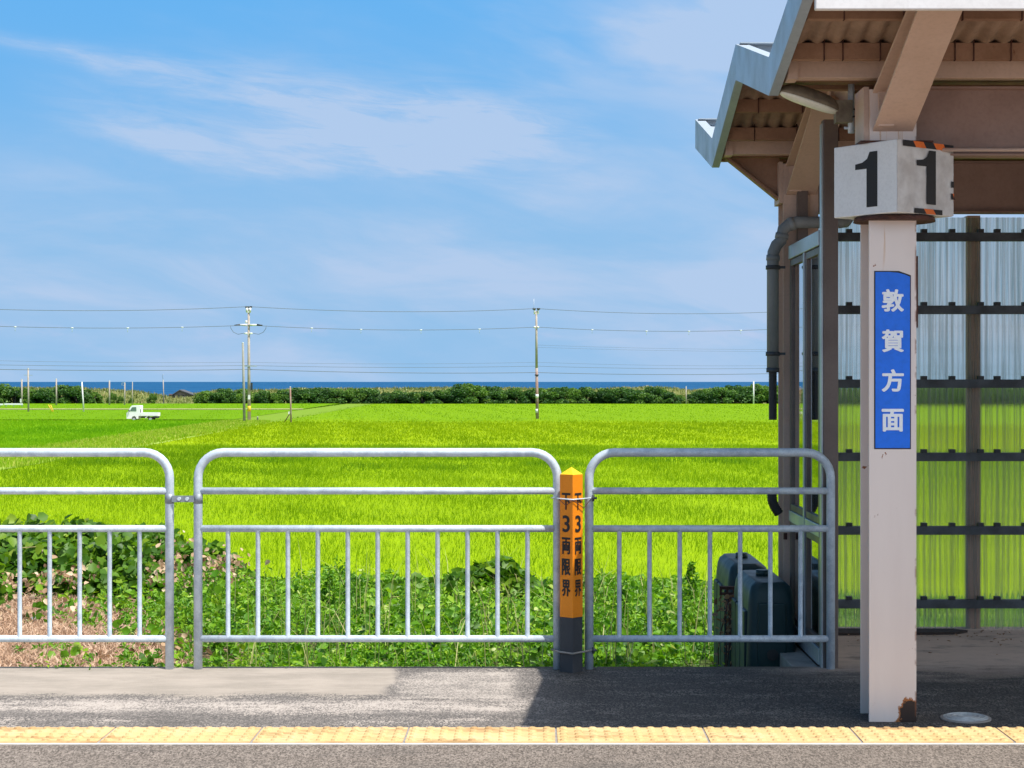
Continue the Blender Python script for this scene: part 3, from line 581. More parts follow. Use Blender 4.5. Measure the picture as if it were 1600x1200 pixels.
# ------------------------------------------------------------------ coastal trees
TL = [leafmat('coast_tree_leaf', [(0, (.022, .07, .02)), (.5, (.06, .15, .03)), (.85, (.13, .25, .045)), (1, (.22, .34, .07))], .33, .5),
      leafmat('coast_shrub_leaf', [(0, (.07, .16, .025)), (.5, (.15, .28, .045)), (.85, (.24, .38, .06)), (1, (.32, .42, .1))], .38, .5)]
def tree_proto(seed, mi):
    r = np.random.default_rng(seed); o = bpy.data.objects.new('coast_tree', None); COL.objects.link(o)
    b = MB()
    for k in range(3):
        a = r.uniform(0, 6.28); b.tube([(0, 0, 0), (.25*math.cos(a), .25*math.sin(a), 1.0), (.8*math.cos(a), .8*math.sin(a), 2.1)], [.14, .10, .04], 6)
    b.build('trunk', M['trunk'], o)
    P = []; R = []
    for k in range(22):                                 # clumps on a dome, skirts down to the ground
        a = r.uniform(0, 6.28); q = r.uniform(0, 1)**.6; c = np.array([1.75*q*math.cos(a), 1.75*q*math.sin(a), .75+2.1*math.sqrt(max(0, 1-q*q))*r.uniform(.55, 1.05)])
        if k > 14: c = np.array([1.7*math.cos(a), 1.7*math.sin(a), r.uniform(.35, .9)])
        n = 200; d = r.normal(size=(n, 3)); d /= np.linalg.norm(d, axis=1, keepdims=True); P.append(c+d*np.array([.72, .72, .55])*r.uniform(.75, 1.12, (n, 1))); R.append(np.clip(r.normal(.45, .2)+r.normal(0, .16, n), 0, 1))
    P = np.concatenate(P); P[:, 2] = np.maximum(P[:, 2], .15); R = np.concatenate(R)
    global rng; old = rng; rng = r; V = leaves(P, r.uniform(.16, .34, len(P)), .7, .8); rng = old
    npmesh('crown', V, LEAF_F, 6, TL[mi], R, o); return o
M['trunk'] = paint('grey_trunk', (.12, .10, .08), None, 4., .9)
protos = [tree_proto(100+i, 0 if i < 5 else 1) for i in range(8)]
topx = [-200, 0, 20, 35, 60, 85, 105, 120, 137, 150, 165, 310, 330, 350, 370, 385, 410, 430, 470, 520, 580, 610, 650, 690, 730, 770, 800, 830, 880, 930, 970, 1000, 1030, 1060, 1090, 1130, 1180, 1250, 1700]
topy = [602, 603, 603, 606, 609, 604, 605, 604, 612, 614, 618, 612, 608, 608, 612, 608, 608, 611, 603, 606, 607, 611, 611, 609, 601, 605, 606, 608, 604, 608, 602, 607, 608, 612, 611, 602, 603, 601, 604]
used = 0; r2 = random.Random(5)
where = ['behind the left paddy', 'behind the middle of the paddies', 'behind the shelter side of the paddies']
px = -140.
while px < 1740:
    if 158 < px < 318 or (1062 < px < 1080): 
        px += 6; continue
    Y = 345+r2.uniform(-1.5, 2.5); top = np.interp(px, topx, topy)+r2.uniform(-1., 5.); H = PZ(top, Y)-GZ; H = max(H, 1.5); k = r2.choice([0, 1, 2, 3, 4, 0, 1, 2, 5]) if 430 < px < 1050 or px < 130 else r2.choice(range(8))
    src = protos[k]; o = src if src.get('label') is None else copytree(src)
    o.location = (PX(px, Y), Y, GZ); s = H/3.05; o.scale = (s*r2.uniform(1.05, 1.6), s*1.2, s); o.rotation_euler = (0, 0, r2.uniform(0, 6.28))
    o['label'] = ('dark rounded evergreen tree in the coastal tree line between paddies and sea' if k < 5 else 'lighter green shrubby tree in the coastal tree line between paddies and sea'); o['category'] = 'tree'; o['group'] = 'dark trees of the coastal tree line' if k < 5 else 'lighter shrubs of the coastal tree line'
    px += r2.uniform(13, 27)*max(.7, H/3.6)
for (px, py, Y, s) in ((238, 617, 352, .5), (188, 621, 349, .75), (205, 624, 347, .5), (175, 616, 350, .9)):
    o = copytree(protos[5]); H = PZ(py, Y)-GZ; o.location = (PX(px, Y), Y, GZ+.2); o.scale = (H/3.2*.8, H/3.2*.8, H/3.2); o['group'] = 'lone bushes on the dune'; o['label'] = 'small lone bush on the grassy dune left of the dark hut'
for p_ in protos:
    if p_.get('label') is None:
        for ch in list(p_.children): bpy.data.objects.remove(ch)
        bpy.data.objects.remove(p_)
# dune grass
N = 26000; x = rng.uniform(-125, 125, N); y = 350+rng.uniform(0, 1, N)**.8*27; P = np.stack([x, y, dunez(x, y)-.03], 1)
o = npmesh('dune_grass', blades(P, rng.uniform(.25, .75, N), rng.uniform(.10, .22, N), .7), BLADE_F, 5, leafmat('dune_blade', [(0, (.07, .12, .025)), (.5, (.16, .20, .045)), (1, (.38, .33, .14))], .2), np.clip(.5+.3*np.sin(x*.5+y*.2)*np.sin(y*.5)+rng.normal(0, .2, N), 0, 1))
tag(o, 'yellowish dune grass showing above and between the coastal trees', 'grass', kind='stuff')

# ------------------------------------------------------------------ hut, white truck, guard rail
Yh = 366; hx0, hx1 = PX(273, Yh), PX(303, Yh); hb = float(dunez(np.array(PX(288, Yh)), np.array(Yh)))-.6; et = PZ(617, Yh); rt = PZ(609.3, Yh); mx = PX(284, Yh)
hut = thing('beach_hut', 'dark gabled hut standing on the dune in front of the sea', 'hut', ((hx0+hx1)/2, Yh, hb))
b = MB(); b.prism([(hx0+.2, hb), (hx1-.2, hb), (hx1-.2, et), (mx, rt-.12), (hx0+.2, et)], 'y', Yh-2, Yh+2); b.build('wall', M['hwall'], hut)
b = MB(); b.prism([(hx0-.2, et-.12), (mx, rt-.1), (mx, rt+.08), (hx0-.2, et+.06)], 'y', Yh-2.3, Yh+2.3); b.prism([(mx, rt-.1), (hx1+.3, et-.12), (hx1+.3, et+.06), (mx, rt+.08)], 'y', Yh-2.3, Yh+2.3); b.build('roof', M['hroof'], hut)
for i in range(3):
    xx = hx0+1.0+i*.8; w_ = MB().box(xx, xx+.55, Yh-2.03, Yh-1.98, et-.35, et-.02).build('window', M['glassd'] if 'glassd' in M else M['black'], hut)
    MB().box(xx-.05, xx+.6, Yh-2.05, Yh-2.0, et-.41, et-.36).build('sill', M['alul'], w_)
for (a, c, nm) in ((265, 273, 'left'), (303, 307, 'right')):
    sx0, sx1 = PX(a, Yh+1), PX(c, Yh+1); zt = PZ(615.6, Yh)
    s_ = thing('lean_to_shed', 'reddish low shed roof against the %s of the dark beach hut' % ('seaward left wall' if nm == 'left' else 'seaward right wall'), 'shed', (sx0, Yh+1, hb))
    MB().box(sx0+.05, sx1-.05, Yh+.4, Yh+1.8, hb, zt-.1).build('wall', M['hwall'], s_); MB().prism([(sx0-.05, zt-.14), (sx1+.0, zt-.1), (sx1+.0, zt), (sx0-.05, zt-.04)], 'y', Yh+.2, Yh+2).build('roof', M['terra'], s_)

Yt = 196; tx = PX(200, Yt); k_ = PX(248.5, Yt)-tx; gz = GZ+.17
tr = thing('pickup_truck', 'small white open-bed pickup truck driving between the paddies', 'truck', (tx+k_/2, Yt, gz))
def tp(pts): return [(tx+a*k_/3.4, gz+c) for a, c in pts]
cabp = [(.0, .32), (.0, .85), (.10, 1.02), (.42, 1.62), (.58, 1.76), (1.42, 1.78), (1.50, 1.70), (1.46, .62), (1.28, .60), (1.28, .32), (1.06, .32), (1.0, .52), (.82, .62), (.62, .52), (.56, .32)]
MB().prism(tp(cabp), 'y', Yt-.70, Yt+.70).build('cab', M['truckw'], tr, .02)
MB().prism(tp([(1.52, .66), (3.38, .66), (3.40, .95), (3.36, .99), (1.52, .99)]), 'y', Yt-.70, Yt-.66).build('bed_side', M['truckw'], tr)
MB().prism(tp([(1.52, .66), (3.38, .66), (3.40, .95), (3.36, .99), (1.52, .99)]), 'y', Yt+.66, Yt+.70).build('bed_side', M['truckw'], tr)
b = MB(); x0, x1 = tp([(1.48, 0)])[0][0], tp([(3.38, 0)])[0][0]; b.box(x0, x1, Yt-.66, Yt+.66, gz+.60, gz+.66); b.box(x1-.05, x1, Yt-.66, Yt+.66, gz+.66, gz+.97); b.box(x0, x0+.05, Yt-.66, Yt+.66, gz+.66, gz+1.0); b.build('bed_floor', M['truckw'], tr)
b = MB(); b.prism(tp([(1.5, .40), (2.2, .40), (2.3, .59), (1.5, .59)]), 'y', Yt-.5, Yt+.5); b.prism(tp([(2.85, .45), (3.3, .38), (3.3, .59), (2.85, .59)]), 'y', Yt-.6, Yt+.6); b.build('chassis', M['black'], tr)
MB().prism(tp([(2.0, .42), (2.25, .60), (2.3, .60), (2.1, .38)]), 'y', Yt-.68, Yt-.64).build('mudguard', M['truckw'], tr)
M['glassd'] = paint('dim_truck_glass', (.10, .17, .14), (.13, .2, .16), 2., .15)
for s_ in (-1, 1): MB().prism(tp([(.36, 1.16), (.60, 1.58), (1.06, 1.60), (1.08, 1.16)]), 'y', Yt+s_*.715-.012, Yt+s_*.715+.012).build('side_window', M['glassd'], tr)
b = MB(); p0, p1 = tp([(.13, 1.06), (.42, 1.60)]); b.poly([(p0[0]-.02, Yt-.6, p0[1]), (p0[0]-.02, Yt+.6, p0[1]), (p1[0]-.02, Yt+.6, p1[1]), (p1[0]-.02, Yt-.6, p1[1])], [(0, 1, 2, 3)]); b.build('windscreen', M['glassd'], tr)
for s_ in (-1, 1):
    p0 = tp([(.02, .86)])[0]; MB().box(p0[0]-.03, p0[0]+.12, Yt+s_*.56-.12, Yt+s_*.56+.12, p0[1], p0[1]+.13).build('headlight', M['alul'], tr)
    p0 = tp([(.30, 1.10)])[0]; MB().box(p0[0]-.05, p0[0]+.05, Yt+s_*.82-.06, Yt+s_*.82+.06, p0[1], p0[1]+.2).build('mirror', M['black'], tr)
    for a in (.80, 2.60):
        p0 = tp([(a, .27)])[0]; w_ = MB().tube([(p0[0], Yt+s_*.56, p0[1]), (p0[0], Yt+s_*.69, p0[1])], .27, 24).build('wheel', M['tyre'], tr)
        MB().tube([(p0[0], Yt+s_*.69, p0[1]), (p0[0], Yt+s_*.70, p0[1])], .17, 20).build('rim', M['alul'], w_)
p0 = tp([(1.47, 1.0)])[0]; MB().box(p0[0]+.01, p0[0]+.08, Yt-.6, Yt-.5, p0[1], p0[1]+.35).build('air_intake', M['black'], tr)

Yg = 300; gr = thing('guard_rail', 'low white guard rail at the far left edge of the paddies', 'guard rail', (PX(18, Yg), Yg, GZ))
b = MB(); b.box(PX(7, Yg), PX(35.5, Yg), Yg-.1, Yg+.1, PZ(632.6, Yg), PZ(630.2, Yg)); b.box(PX(-20, Yg), PX(5, Yg), Yg-.1, Yg+.1, PZ(633, Yg), PZ(630.6, Yg)); b.build('rail', M['truckw'], gr)
for a in (0, 9, 21, 34): MB().box(PX(a, Yg)-.06, PX(a, Yg)+.06, Yg+.1, Yg+.2, GZ, PZ(631, Yg)).build('post', M['alul'], gr)

# ------------------------------------------------------------------ utility poles and cables
Y1p, Y2p = 191., 204.; x1p, x2p = PX(388.5, Y1p), PX(838, Y2p)
def stay(b, x, Y, z, w, h=.08): b.box(x-w, x+w, Y-.06, Y+.06, z-h/2, z+h/2)
up = thing('utility_pole', 'tall concrete utility pole with dead-end insulators and jumper loops beside the levee road', 'utility pole', (x1p, Y1p, GZ), 'utility poles carrying the main cables')
zt = PZ(479, Y1p); MB().tube([(x1p+.06, Y1p, GZ), (x1p, Y1p, zt-.25)], [.19, .11], 14).build('shaft', M['pole'], up)
b = MB(); b.box(x1p-.36, x1p+.36, Y1p-.1, Y1p+.1, zt-.14, zt+.04); b.build('top_bracket', M['black'], up)
b = MB()
for d in (-.17, .17): b.tube([(x1p+d, Y1p-.1, zt-.6), (x1p+d, Y1p-.1, zt-.14)], [.10, .13], 10)
b.box(x1p-.22, x1p+.22, Y1p-.16, Y1p+.16, zt-.66, zt-.5); b.build('insulator', M['porc'], up)
z2 = PZ(508, Y1p)
for s_ in (-1, 1):
    MB().tube([(x1p+s_*.12, Y1p-.15, z2), (x1p+s_*.95, Y1p-.15, z2+.02)], [.13, .09], 10).build('strain_insulator', M['porc'], up)
    MB().tube([(x1p+s_*.9, Y1p-.15, z2+.02), (x1p+s_*1.5, Y1p-.15, z2-.02)], [.11, .05], 10).build('clamp', M['black'], up)
    z3 = PZ(521, Y1p); MB().tube([(x1p+s_*1.9, Y1p-.15, z2-.04), (x1p+s_*1.86, Y1p-.15, z2-.35), (x1p+s_*1.6, Y1p-.15, z2-.75), (x1p+s_*1.1, Y1p-.15, z2-.98), (x1p+s_*.6, Y1p-.15, z3), (x1p+s_*.2, Y1p-.15, z3+.08)], .03, 6).build('jumper_loop', M['cable'], up)
    MB().tube([(x1p+s_*.1, Y1p-.15, z3), (x1p+s_*.45, Y1p-.15, z3)], [.11, .07], 8).build('strain_insulator', M['porc'], up)
MB().tube([(x1p-.25, Y1p, z2+.2), (x1p-.25, Y1p, z2+.5)], .12, 8).build('surge_arrester', M['porc'], up)
zc = PZ(572, Y1p); b = MB(); b.box(x1p-.5, x1p+.9, Y1p-.2, Y1p-.12, zc-.05, zc+.05); b.build('cross_arm', M['alul'], up)
MB().tube([(x1p+.06, Y1p, GZ+1.35), (x1p+.055, Y1p, GZ+1.95)], [.19, .187], 14).build('yellow_band', M['gyel'], up)
MB().box(x1p+.28, x1p+.44, Y1p-.3, Y1p-.1, PZ(610, Y1p), PZ(598, Y1p)).build('cable_guard', M['black'], up)
MB().box(x1p-.03, x1p+.2, Y1p-.22, Y1p-.19, PZ(624, Y1p), PZ(617, Y1p)).build('number_plate', M['porc'], up)
up2 = thing('utility_pole', 'tall weathered utility pole with reddish lower shaft and thin antenna standing in the rice', 'utility pole', (x2p, Y2p, GZ), 'utility poles carrying the main cables')
zt2 = PZ(482, Y2p); zm = PZ(575, Y2p); MB().tube([(x2p+.12, Y2p, GZ), (x2p+.03, Y2p, zm)], [.19, .155], 14).build('lower_shaft', M['poler'], up2); MB().tube([(x2p+.03, Y2p, zm), (x2p, Y2p, zt2-.3)], [.155, .11], 14).build('upper_shaft', M['pole'], up2)
b = MB(); 
for d in (-.25, .25): b.tube([(x2p+d, Y2p-.05, zt2-.14), (x2p+d, Y2p-.05, zt2+.04)], .19, 10)
b.build('cable_cap', M['black'], up2)
b = MB()
for d in (-.2, .2): b.tube([(x2p+d, Y2p-.05, zt2-.6), (x2p+d, Y2p-.05, zt2-.14)], [.08, .10], 10)
b.box(x2p-.3, x2p+.3, Y2p-.1, Y2p+.1, zt2-.62, zt2-.5); b.build('insulator', M['porc'], up2)
MB().tube([(x2p-.28, Y2p, zt2-.7), (x2p-.28, Y2p, PZ(467, Y2p))], .022, 6).build('antenna', M['alul'], up2)
z2b = PZ(511, Y2p)
for s_ in (-1, 1): MB().tube([(x2p+s_*.08, Y2p-.1, z2b-.02), (x2p+s_*.32, Y2p-.1, z2b-.02)], [.14, .08], 8).build('strain_insulator', M['porc'], up2)
MB().tube([(x2p+.05, Y2p, PZ(587, Y2p)), (x2p+.05, Y2p, PZ(585, Y2p))], .22, 12).build('strap', M['black'], up2)
for (a, c) in ((616, 622), (639, 645)): MB().tube([(x2p+.08, Y2p, PZ(c, Y2p)), (x2p+.08, Y2p, PZ(a, Y2p))], .19, 14).build('number_plate', M['porc'], up2)
def cable(name, label, py, sag, off=0., r=.02, ends=(True, True), spacers=()):
    """py: height (px of the photo) at the left support, pole 1, pole 2, right support"""
    sup = [(-123., 152.), (-61.5, 178.), (x1p, Y1p-.15), (x2p, Y2p-.1), (31.5, 217.), (93., 243.)]; py = (py[0], *py, py[3]); pts = []; segs = [i for i in range(5) if not (i < 3 and ends[0] is None)]
    P = [Vector((x, y, PZ(p, y)+off)) for (x, y), p in zip(sup, py)]
    for i in segs:
        for q in range(25):
            t = q/24; p = P[i].lerp(P[i+1], t); p.z -= 4*sag*t*(1-t); pts.append(p)
    pts = [p for i, p in enumerate(pts) if i == 0 or (p-pts[i-1]).length > 1e-3]
    o = thing(name, label, 'cable', pts[0], 'overhead cables over the paddies'); MB().tube(pts, r, 5).build('line', M['cable'], o)
    for sx in spacers:
        best = min(pts, key=lambda p: abs(VX+p.x*F/p.y-sx)); b = MB(); b.tube([best+Vector((-.14, 0, 0)), best+Vector((.14, 0, 0))], .06, 6); b.tube([best, best+Vector((0, 0, -.45))], .018, 4); b.build('spacer', M['porc'], o)
    return o
cable('power_cable', 'topmost overhead cable, running over the tops of both tall poles', (478, 479, 482, 486), .45, 0, .03)
cable('power_cable', 'second overhead cable from the top, with small white spacers', (504, 508, 511, 513), .42, 0, .03, spacers=(32, 117, 200, 290, 478, 565, 655, 748, 922, 1005, 1078, 1155))
cable('power_cable', 'thin upper cable of the three low ones just above the sea', (560, 566, 566, 571), .18, 0, .014)
cable('power_cable', 'middle cable of the three low ones just above the sea', (567, 571, 572, 575), .18, 0, .022)
cable('power_cable', 'thick lowest overhead cable just above the sea horizon', (574, 577, 582, 583), .2, 0, .034)
cable('service_wire', 'faint upper thin wire leaving only the right-hand tall pole', (0, 0, 539, 546), .15, 0, .012, (None, True))
cable('service_wire', 'faint lower thin wire leaving only the right-hand tall pole', (0, 0, 542.5, 549), .15, 0, .012, (None, True))

def simplepole(name, label, px0, py0, px1, py1, Y, r, mat, group=None, extra=None):
    xb, xt = PX(px1, Y), PX(px0, Y); zt = PZ(py0, Y); o = thing(name, label, 'pole', (xb, Y, GZ), group); MB().tube([(xb, Y, GZ), (xt, Y, zt)], [r, r*.75], 10).build('shaft', mat, o); MB().tube([(xt, Y, zt), (xt, Y, zt+.06)], r*.8, 10).build('cap', M['porc'], o)
    if extra: extra(o, xt, Y, zt)
    return o
simplepole('short_pole', 'grey concrete pole without cables standing close left of the tall pole', 379.5, 536, 382, 662, 183., .145, M['poleg'])
def strut(o, xt, Y, zt): MB().tube([(xt-.75, Y, GZ+.1), (xt, Y, GZ+1.3)], .05, 6).build('strut', M['rusty'], o); MB().box(xt-.2, xt-.06, Y-.08, Y+.08, PZ(647, Y), PZ(643, Y)).build('meter_box', M['porc'], o)
simplepole('red_post', 'thin rusty red post with a slanting strut in front of the dark trees', 453.5, 605, 455, 656, 186., .10, M['poler'], None, strut)
simplepole('marker_post', 'stubby black marker post right of the tall pole foot', 402.5, 652, 402.5, 662, 187., .10, M['black'])
def arm(o, xt, Y, zt): MB().box(xt-.6, xt+.6, Y-.06, Y+.06, zt-.95, zt-.87).build('cross_arm', M['alul'], o)
def hook(o, xt, Y, zt): b = MB(); b.box(xt-.55, xt+.1, Y-.05, Y+.05, zt-.06, zt+.02); b.box(xt-.55, xt-.48, Y-.05, Y+.05, zt-.5, zt-.06); b.box(xt-.3, xt+.1, Y-.05, Y+.05, zt-.5, zt-.42); b.build('bracket', M['alul'], o)
def ant(o, xt, Y, zt): MB().tube([(xt, Y, zt), (xt-.2, Y, zt+1.0), (xt+.15, Y, zt+1.1)], .04, 5).build('antenna', M['alul'], o)
def box(o, xt, Y, zt): MB().box(xt-.25, xt+.0, Y-.2, Y-.12, PZ(629, Y), PZ(623, Y)).build('switch_box', M['porc'], o)
GP = 'far poles beyond the left paddies'
simplepole('far_pole', 'far pole with a small white box, leftmost of the distant poles', 34, 593, 34, 632, 320., .17, M['pole'], GP, box)
simplepole('far_pole', 'far pole with a white cross arm, tallest of the distant poles', 44, 576, 44.5, 643, 250., .14, M['pole'], GP, arm)
simplepole('far_pole', 'far bare pole directly left of the leaning white pole', 88, 592, 88, 632, 320., .16, M['pole'], GP)
simplepole('far_pole', 'slightly leaning white far pole among the distant poles', 128, 597, 131, 643, 250., .12, M['porc'], GP)
simplepole('far_pole', 'far bare pole behind the paddies, midway between the leaning pole and the truck', 171, 595, 171, 632, 322., .16, M['pole'], GP)
simplepole('far_pole', 'far pole with a squared bracket at its top, behind the truck', 195, 598, 194.6, 632, 322., .14, M['pole'], GP, hook)
simplepole('far_pole', 'thin far pole just right of the bracketed one, above the truck cab', 207, 597, 206.6, 632, 324., .09, M['pole'], GP)
simplepole('far_pole', 'thin far pole with an aerial on top, left of the dark hut', 255, 594, 256, 622, 350., .12, M['pole'], GP, ant)
simplepole('far_pole', 'thin far pole in the tree line left of the drainpipe', 1072, 604, 1072, 632, 340., .13, M['pole'], GP)
simplepole('far_pole', 'pale far pole in the tree line closest to the drainpipe', 1177.5, 596, 1177.5, 632, 340., .16, M['porc'], GP)
for (a, bb, lb) in ((75.5, 84, 'left one of two slanting yellow guy-wire covers in the left paddies'), (79, 85, 'right one of two slanting yellow guy-wire covers in the left paddies')):
    o = thing('guy_wire', lb, 'guy wire', (PX(bb, 250), 250, GZ), 'yellow guy-wire covers'); MB().tube([(PX(bb, 250), 250, GZ), (PX(a, 250), 250, PZ(632.5, 250))], .07, 6).build('cover', M['gyel'], o)
o = thing('drain_slab', 'pale concrete slab at the foot of the tall pole on the levee', 'slab', (PX(390, 186), 186, GZ)); MB().box(PX(384, 186), PX(401, 186), 185.7, 187, GZ, PZ(660.3, 186)).build('slab', M['alul'], o)

# ------------------------------------------------------------------ galvanised fence panels
FY = 8.79
def panel(label, pxa, pxb, nb):
    xa, xb = PX(pxa, FY), PX(pxb, FY); R = .125; zt = 1.0615; o = thing('pipe_fence', label, 'fence', ((xa+xb)/2, FY, 0), 'galvanised pipe fence panels')
    p = [(xa, FY, -.01), (xa, FY, zt-R)]+[(xa+R-R*math.cos(t), FY, zt-R+R*math.sin(t)) for t in np.linspace(.2, math.pi/2, 7)]+[(xb-R+R*math.sin(t), FY, zt-R+R*math.cos(t)) for t in np.linspace(0, math.pi/2-.2, 7)]+[(xb, FY, zt-R), (xb, FY, -.01)]
    MB().tube(p, .0213, 20).build('frame', M['galv'], o)
    for z, nm in ((.873, 'rail'), (.688, 'rail'), (.148, 'rail')):
        MB().tube([(xa+.012, FY, z), (xb-.012, FY, z)], .017, 16).build(nm, M['galv'], o)
    for i in range(1, nb+1):
        x = xa+(xb-xa)*i/(nb+1); b = MB(); b.tube([(x, FY, .148), (x, FY, .158), (x, FY, .168), (x, FY, .668), (x, FY, .678), (x, FY, .688)], [.016, .0145, .0112, .0112, .0145, .016], 12); b.build('baluster', M['galv'], o)
    return o
panel('galvanised pipe fence panel cut off by the left edge, in front of dry grass', 309.5-44.5-562, 265, 11)
panel('galvanised pipe fence panel between the cut-off one and the orange post', 309.5, 871, 11)
panel('short galvanised pipe fence panel in the shade in front of the green tanks', 920.5, 1298, 7)
xa, xb = PX(265, FY), PX(309.5, FY); o = thing('fence_coupling', 'bolted steel strap joining two fence panels', 'coupling', ((xa+xb)/2, FY, .836))
b = MB(); b.box(xa+.015, xb-.015, FY-.026, FY-.020, .820, .851)
MB.tube(b, [(xa, FY, .812), (xa, FY, .859)], .0228, 20); b.tube([(xb, FY, .812), (xb, FY, .859)], .0228, 20); b.build('strap', M['strap'], o)
for q in (.38, .66): MB().tube([(xa+(xb-xa)*q, FY-.026, .836), (xa+(xb-xa)*q, FY-.040, .836)], .0095, 6).build('bolt', M['galv'], o)

# ------------------------------------------------------------------ lettering
def glyph(ch, w, h, bold=0., depth=.0016):
    """2-D mesh of one character, centred, w x h metres: (verts, faces)"""
    c = bpy.data.curves.new('g', 'FONT'); c.body = ch; c.size = 1; c.extrude = 0; c.offset = bold; c.resolution_u = 6; c.fill_mode = 'FRONT'
    o = bpy.data.objects.new('g', c); COL.objects.link(o); dg = bpy.context.evaluated_depsgraph_get(); me = bpy.data.meshes.new_from_object(o.evaluated_get(dg))
    vs = [Vector(v.co) for v in me.vertices]; fs = [list(p.vertices) for p in me.polygons]
    bpy.data.objects.remove(o); bpy.data.curves.remove(c); bpy.data.meshes.remove(me)
    if not vs: return [], []
    x0, x1 = min(v.x for v in vs), max(v.x for v in vs); y0, y1 = min(v.y for v in vs), max(v.y for v in vs)
    return [((v.x-(x0+x1)/2)/(x1-x0)*w, (v.y-(y0+y1)/2)/(y1-y0)*h) for v in vs], fs
def put_glyphs(b, items, origin, ex, ez, bold=0., nrm=(0, -1, 0)):
    """items: (verts, faces, cx, cz); origin + x*ex + z*ez"""
    sh_ = [(0, 0)] if not bold else [(0, 0), (bold, 0), (-bold, 0), (0, bold*.7), (0, -bold*.7), (bold*.7, bold*.5), (-bold*.7, bold*.5), (bold*.7, -bold*.5), (-bold*.7, -bold*.5)]
    for i, (ax, az) in enumerate(sh_):
        for vs, fs, cx, cz in items: b.poly([Vector(origin)+Vector(nrm)*(.00012*i)+Vector(ex)*(x+cx+ax)+Vector(ez)*(y+cz+az) for x, y in vs], fs)

# ------------------------------------------------------------------ orange limit post
s = .080; ang = math.radians(39); V0 = Vector((PX(895, 8.66), 8.66, 0)); eL = Vector((-math.cos(ang), math.sin(ang), 0)); eR = Vector((math.sin(ang), math.cos(ang), 0))
cP = V0+(eL+eR)*s/2; post = thing('marker_post', 'orange and charcoal square post with vertical black Japanese lettering between two fence panels', 'post', (cP.x, cP.y, 0))
def sq(z, k=1.): return [cP+(Vector((q.x, q.y, 0))-Vector((cP.x, cP.y, 0)))*k+Vector((0, 0, z)) for q in (V0, V0+eR*s, V0+eR*s+eL*s, V0+eL*s)]
def sqprism(z0, z1, k=1.):
    return MB().poly(sq(z0, k)+sq(z1, k), [(0, 1, 5, 4), (1, 2, 6, 5), (2, 3, 7, 6), (3, 0, 4, 7), (3, 2, 1, 0), (4, 5, 6, 7)])
sqprism(-.01, .266, .985).build('base', M['charcoal'], post, .002); sqprism(.266, .958).build('shaft', M['orange'], post, .002)
b = MB(); b.poly(sq(.9585)+[cP+Vector((0, 0, .994))], [(0, 1, 4), (1, 2, 4), (2, 3, 4), (3, 0, 4), (3, 2, 1, 0)]); b.build('cap', M['yellow'], post)
zc_ = [PZ(y, 8.68) for y in (783.5, 818.5, 853, 886, 919)]
for e, out_ in ((eL, Vector((-eR.x, -eR.y, 0))), (eR, Vector((-eL.x, -eL.y, 0)))):
    ex = -e if e is eL else e; org = V0+e*s/2+out_*.0012
    for ch, z in zip('下3両限界', zc_):
        vs, fs = glyph(ch, .048 if ch != '3' else .040, .078); b = MB(); put_glyphs(b, [(vs, fs, 0., z)], org, ex, Vector((0, 0, 1)), .0026, out_); b.build('character', M['ink'], post)
for (py, nm, lb) in ((780, 'wire_tie', 'thin wire tie holding the orange upper part of the post to the fence'), (1020, 'steel_band', 'flat band round the charcoal foot of the orange post')):
    z = PZ(py, 8.68); xa, xb = PX(869, FY), PX(923, FY); o = thing(nm, lb, 'tie', (cP.x, cP.y, z))
    f = cP+(V0-Vector((cP.x, cP.y, 0)))*1.04-cP+Vector((cP.x, cP.y, 0)) if False else V0+Vector((0, -.004, 0)); l_ = V0+eL*s+Vector((-.004, -.002, 0)); r_ = V0+eR*s+Vector((.004, -.002, 0))
    pth = [(xa-.023, FY, z), (xa-.01, FY-.022, z+.001), (l_.x, l_.y-.004, z+.001), (f.x, f.y, z-.001), (r_.x, r_.y-.004, z), (xb+.01, FY-.024, z+.001), (xb+.023, FY, z)]
    MB().tube(pth, .0035 if nm == 'wire_tie' else .005, 8).build('loop', M['galv'] if nm == 'wire_tie' else M['conc'], o)
    b = MB(); b.tube([(xb+.012, FY-.03, z-.016), (xb+.012, FY-.03, z+.016)], .006, 8); b.tube([(xb+.0, FY-.033, z), (xb+.03, FY-.033, z)], .005, 8); b.build('clamp', M['girt'], o)
    if nm == 'wire_tie':
        MB().tube([(l_.x, l_.y-.006, z-.002), ((l_.x+f.x)/2, (l_.y+f.y)/2-.006, z-.03), (f.x, f.y-.004, z-.004), (r_.x, r_.y-.008, z-.045), (xb, FY-.024, z-.006)], .002, 6).build('twist', M['rusty'], o)

# ------------------------------------------------------------------ the shelter: two butterfly roofs on steel frames, glazed end, clear corrugated back
XE = 1.02; XR = 9.0
sh = thing('platform_shelter', 'beige steel platform shelter with zigzag roof, glazed end and clear corrugated back wall', 'shelter', (1.497, 7.52, 0))
YV1, YR1, YV2, YR2, YF = 7.65, 8.89, 10.05, 11.08, 6.46
def ftop(y):
    return float(np.interp(y, [YF, YV1, YR1, YV2, YR2], [3.055, 2.795, 3.083, 2.774, 3.03]))
def corr(y0, y1, x0=1.05, x1=XR, pitch=.076, amp=.010):
    n = int((x1-x0)/pitch*10); xs = np.linspace(x0, x1, n); b = MB(); V = []
    for i, x in enumerate(xs):
        for y in (y0, y1): V.append((x, y, ftop(y)-.075+amp*math.cos(2*math.pi*(x-x0)/pitch)))
    return b.poly(V, [(2*i, 2*i+2, 2*i+3, 2*i+1) for i in range(n-1)], True)
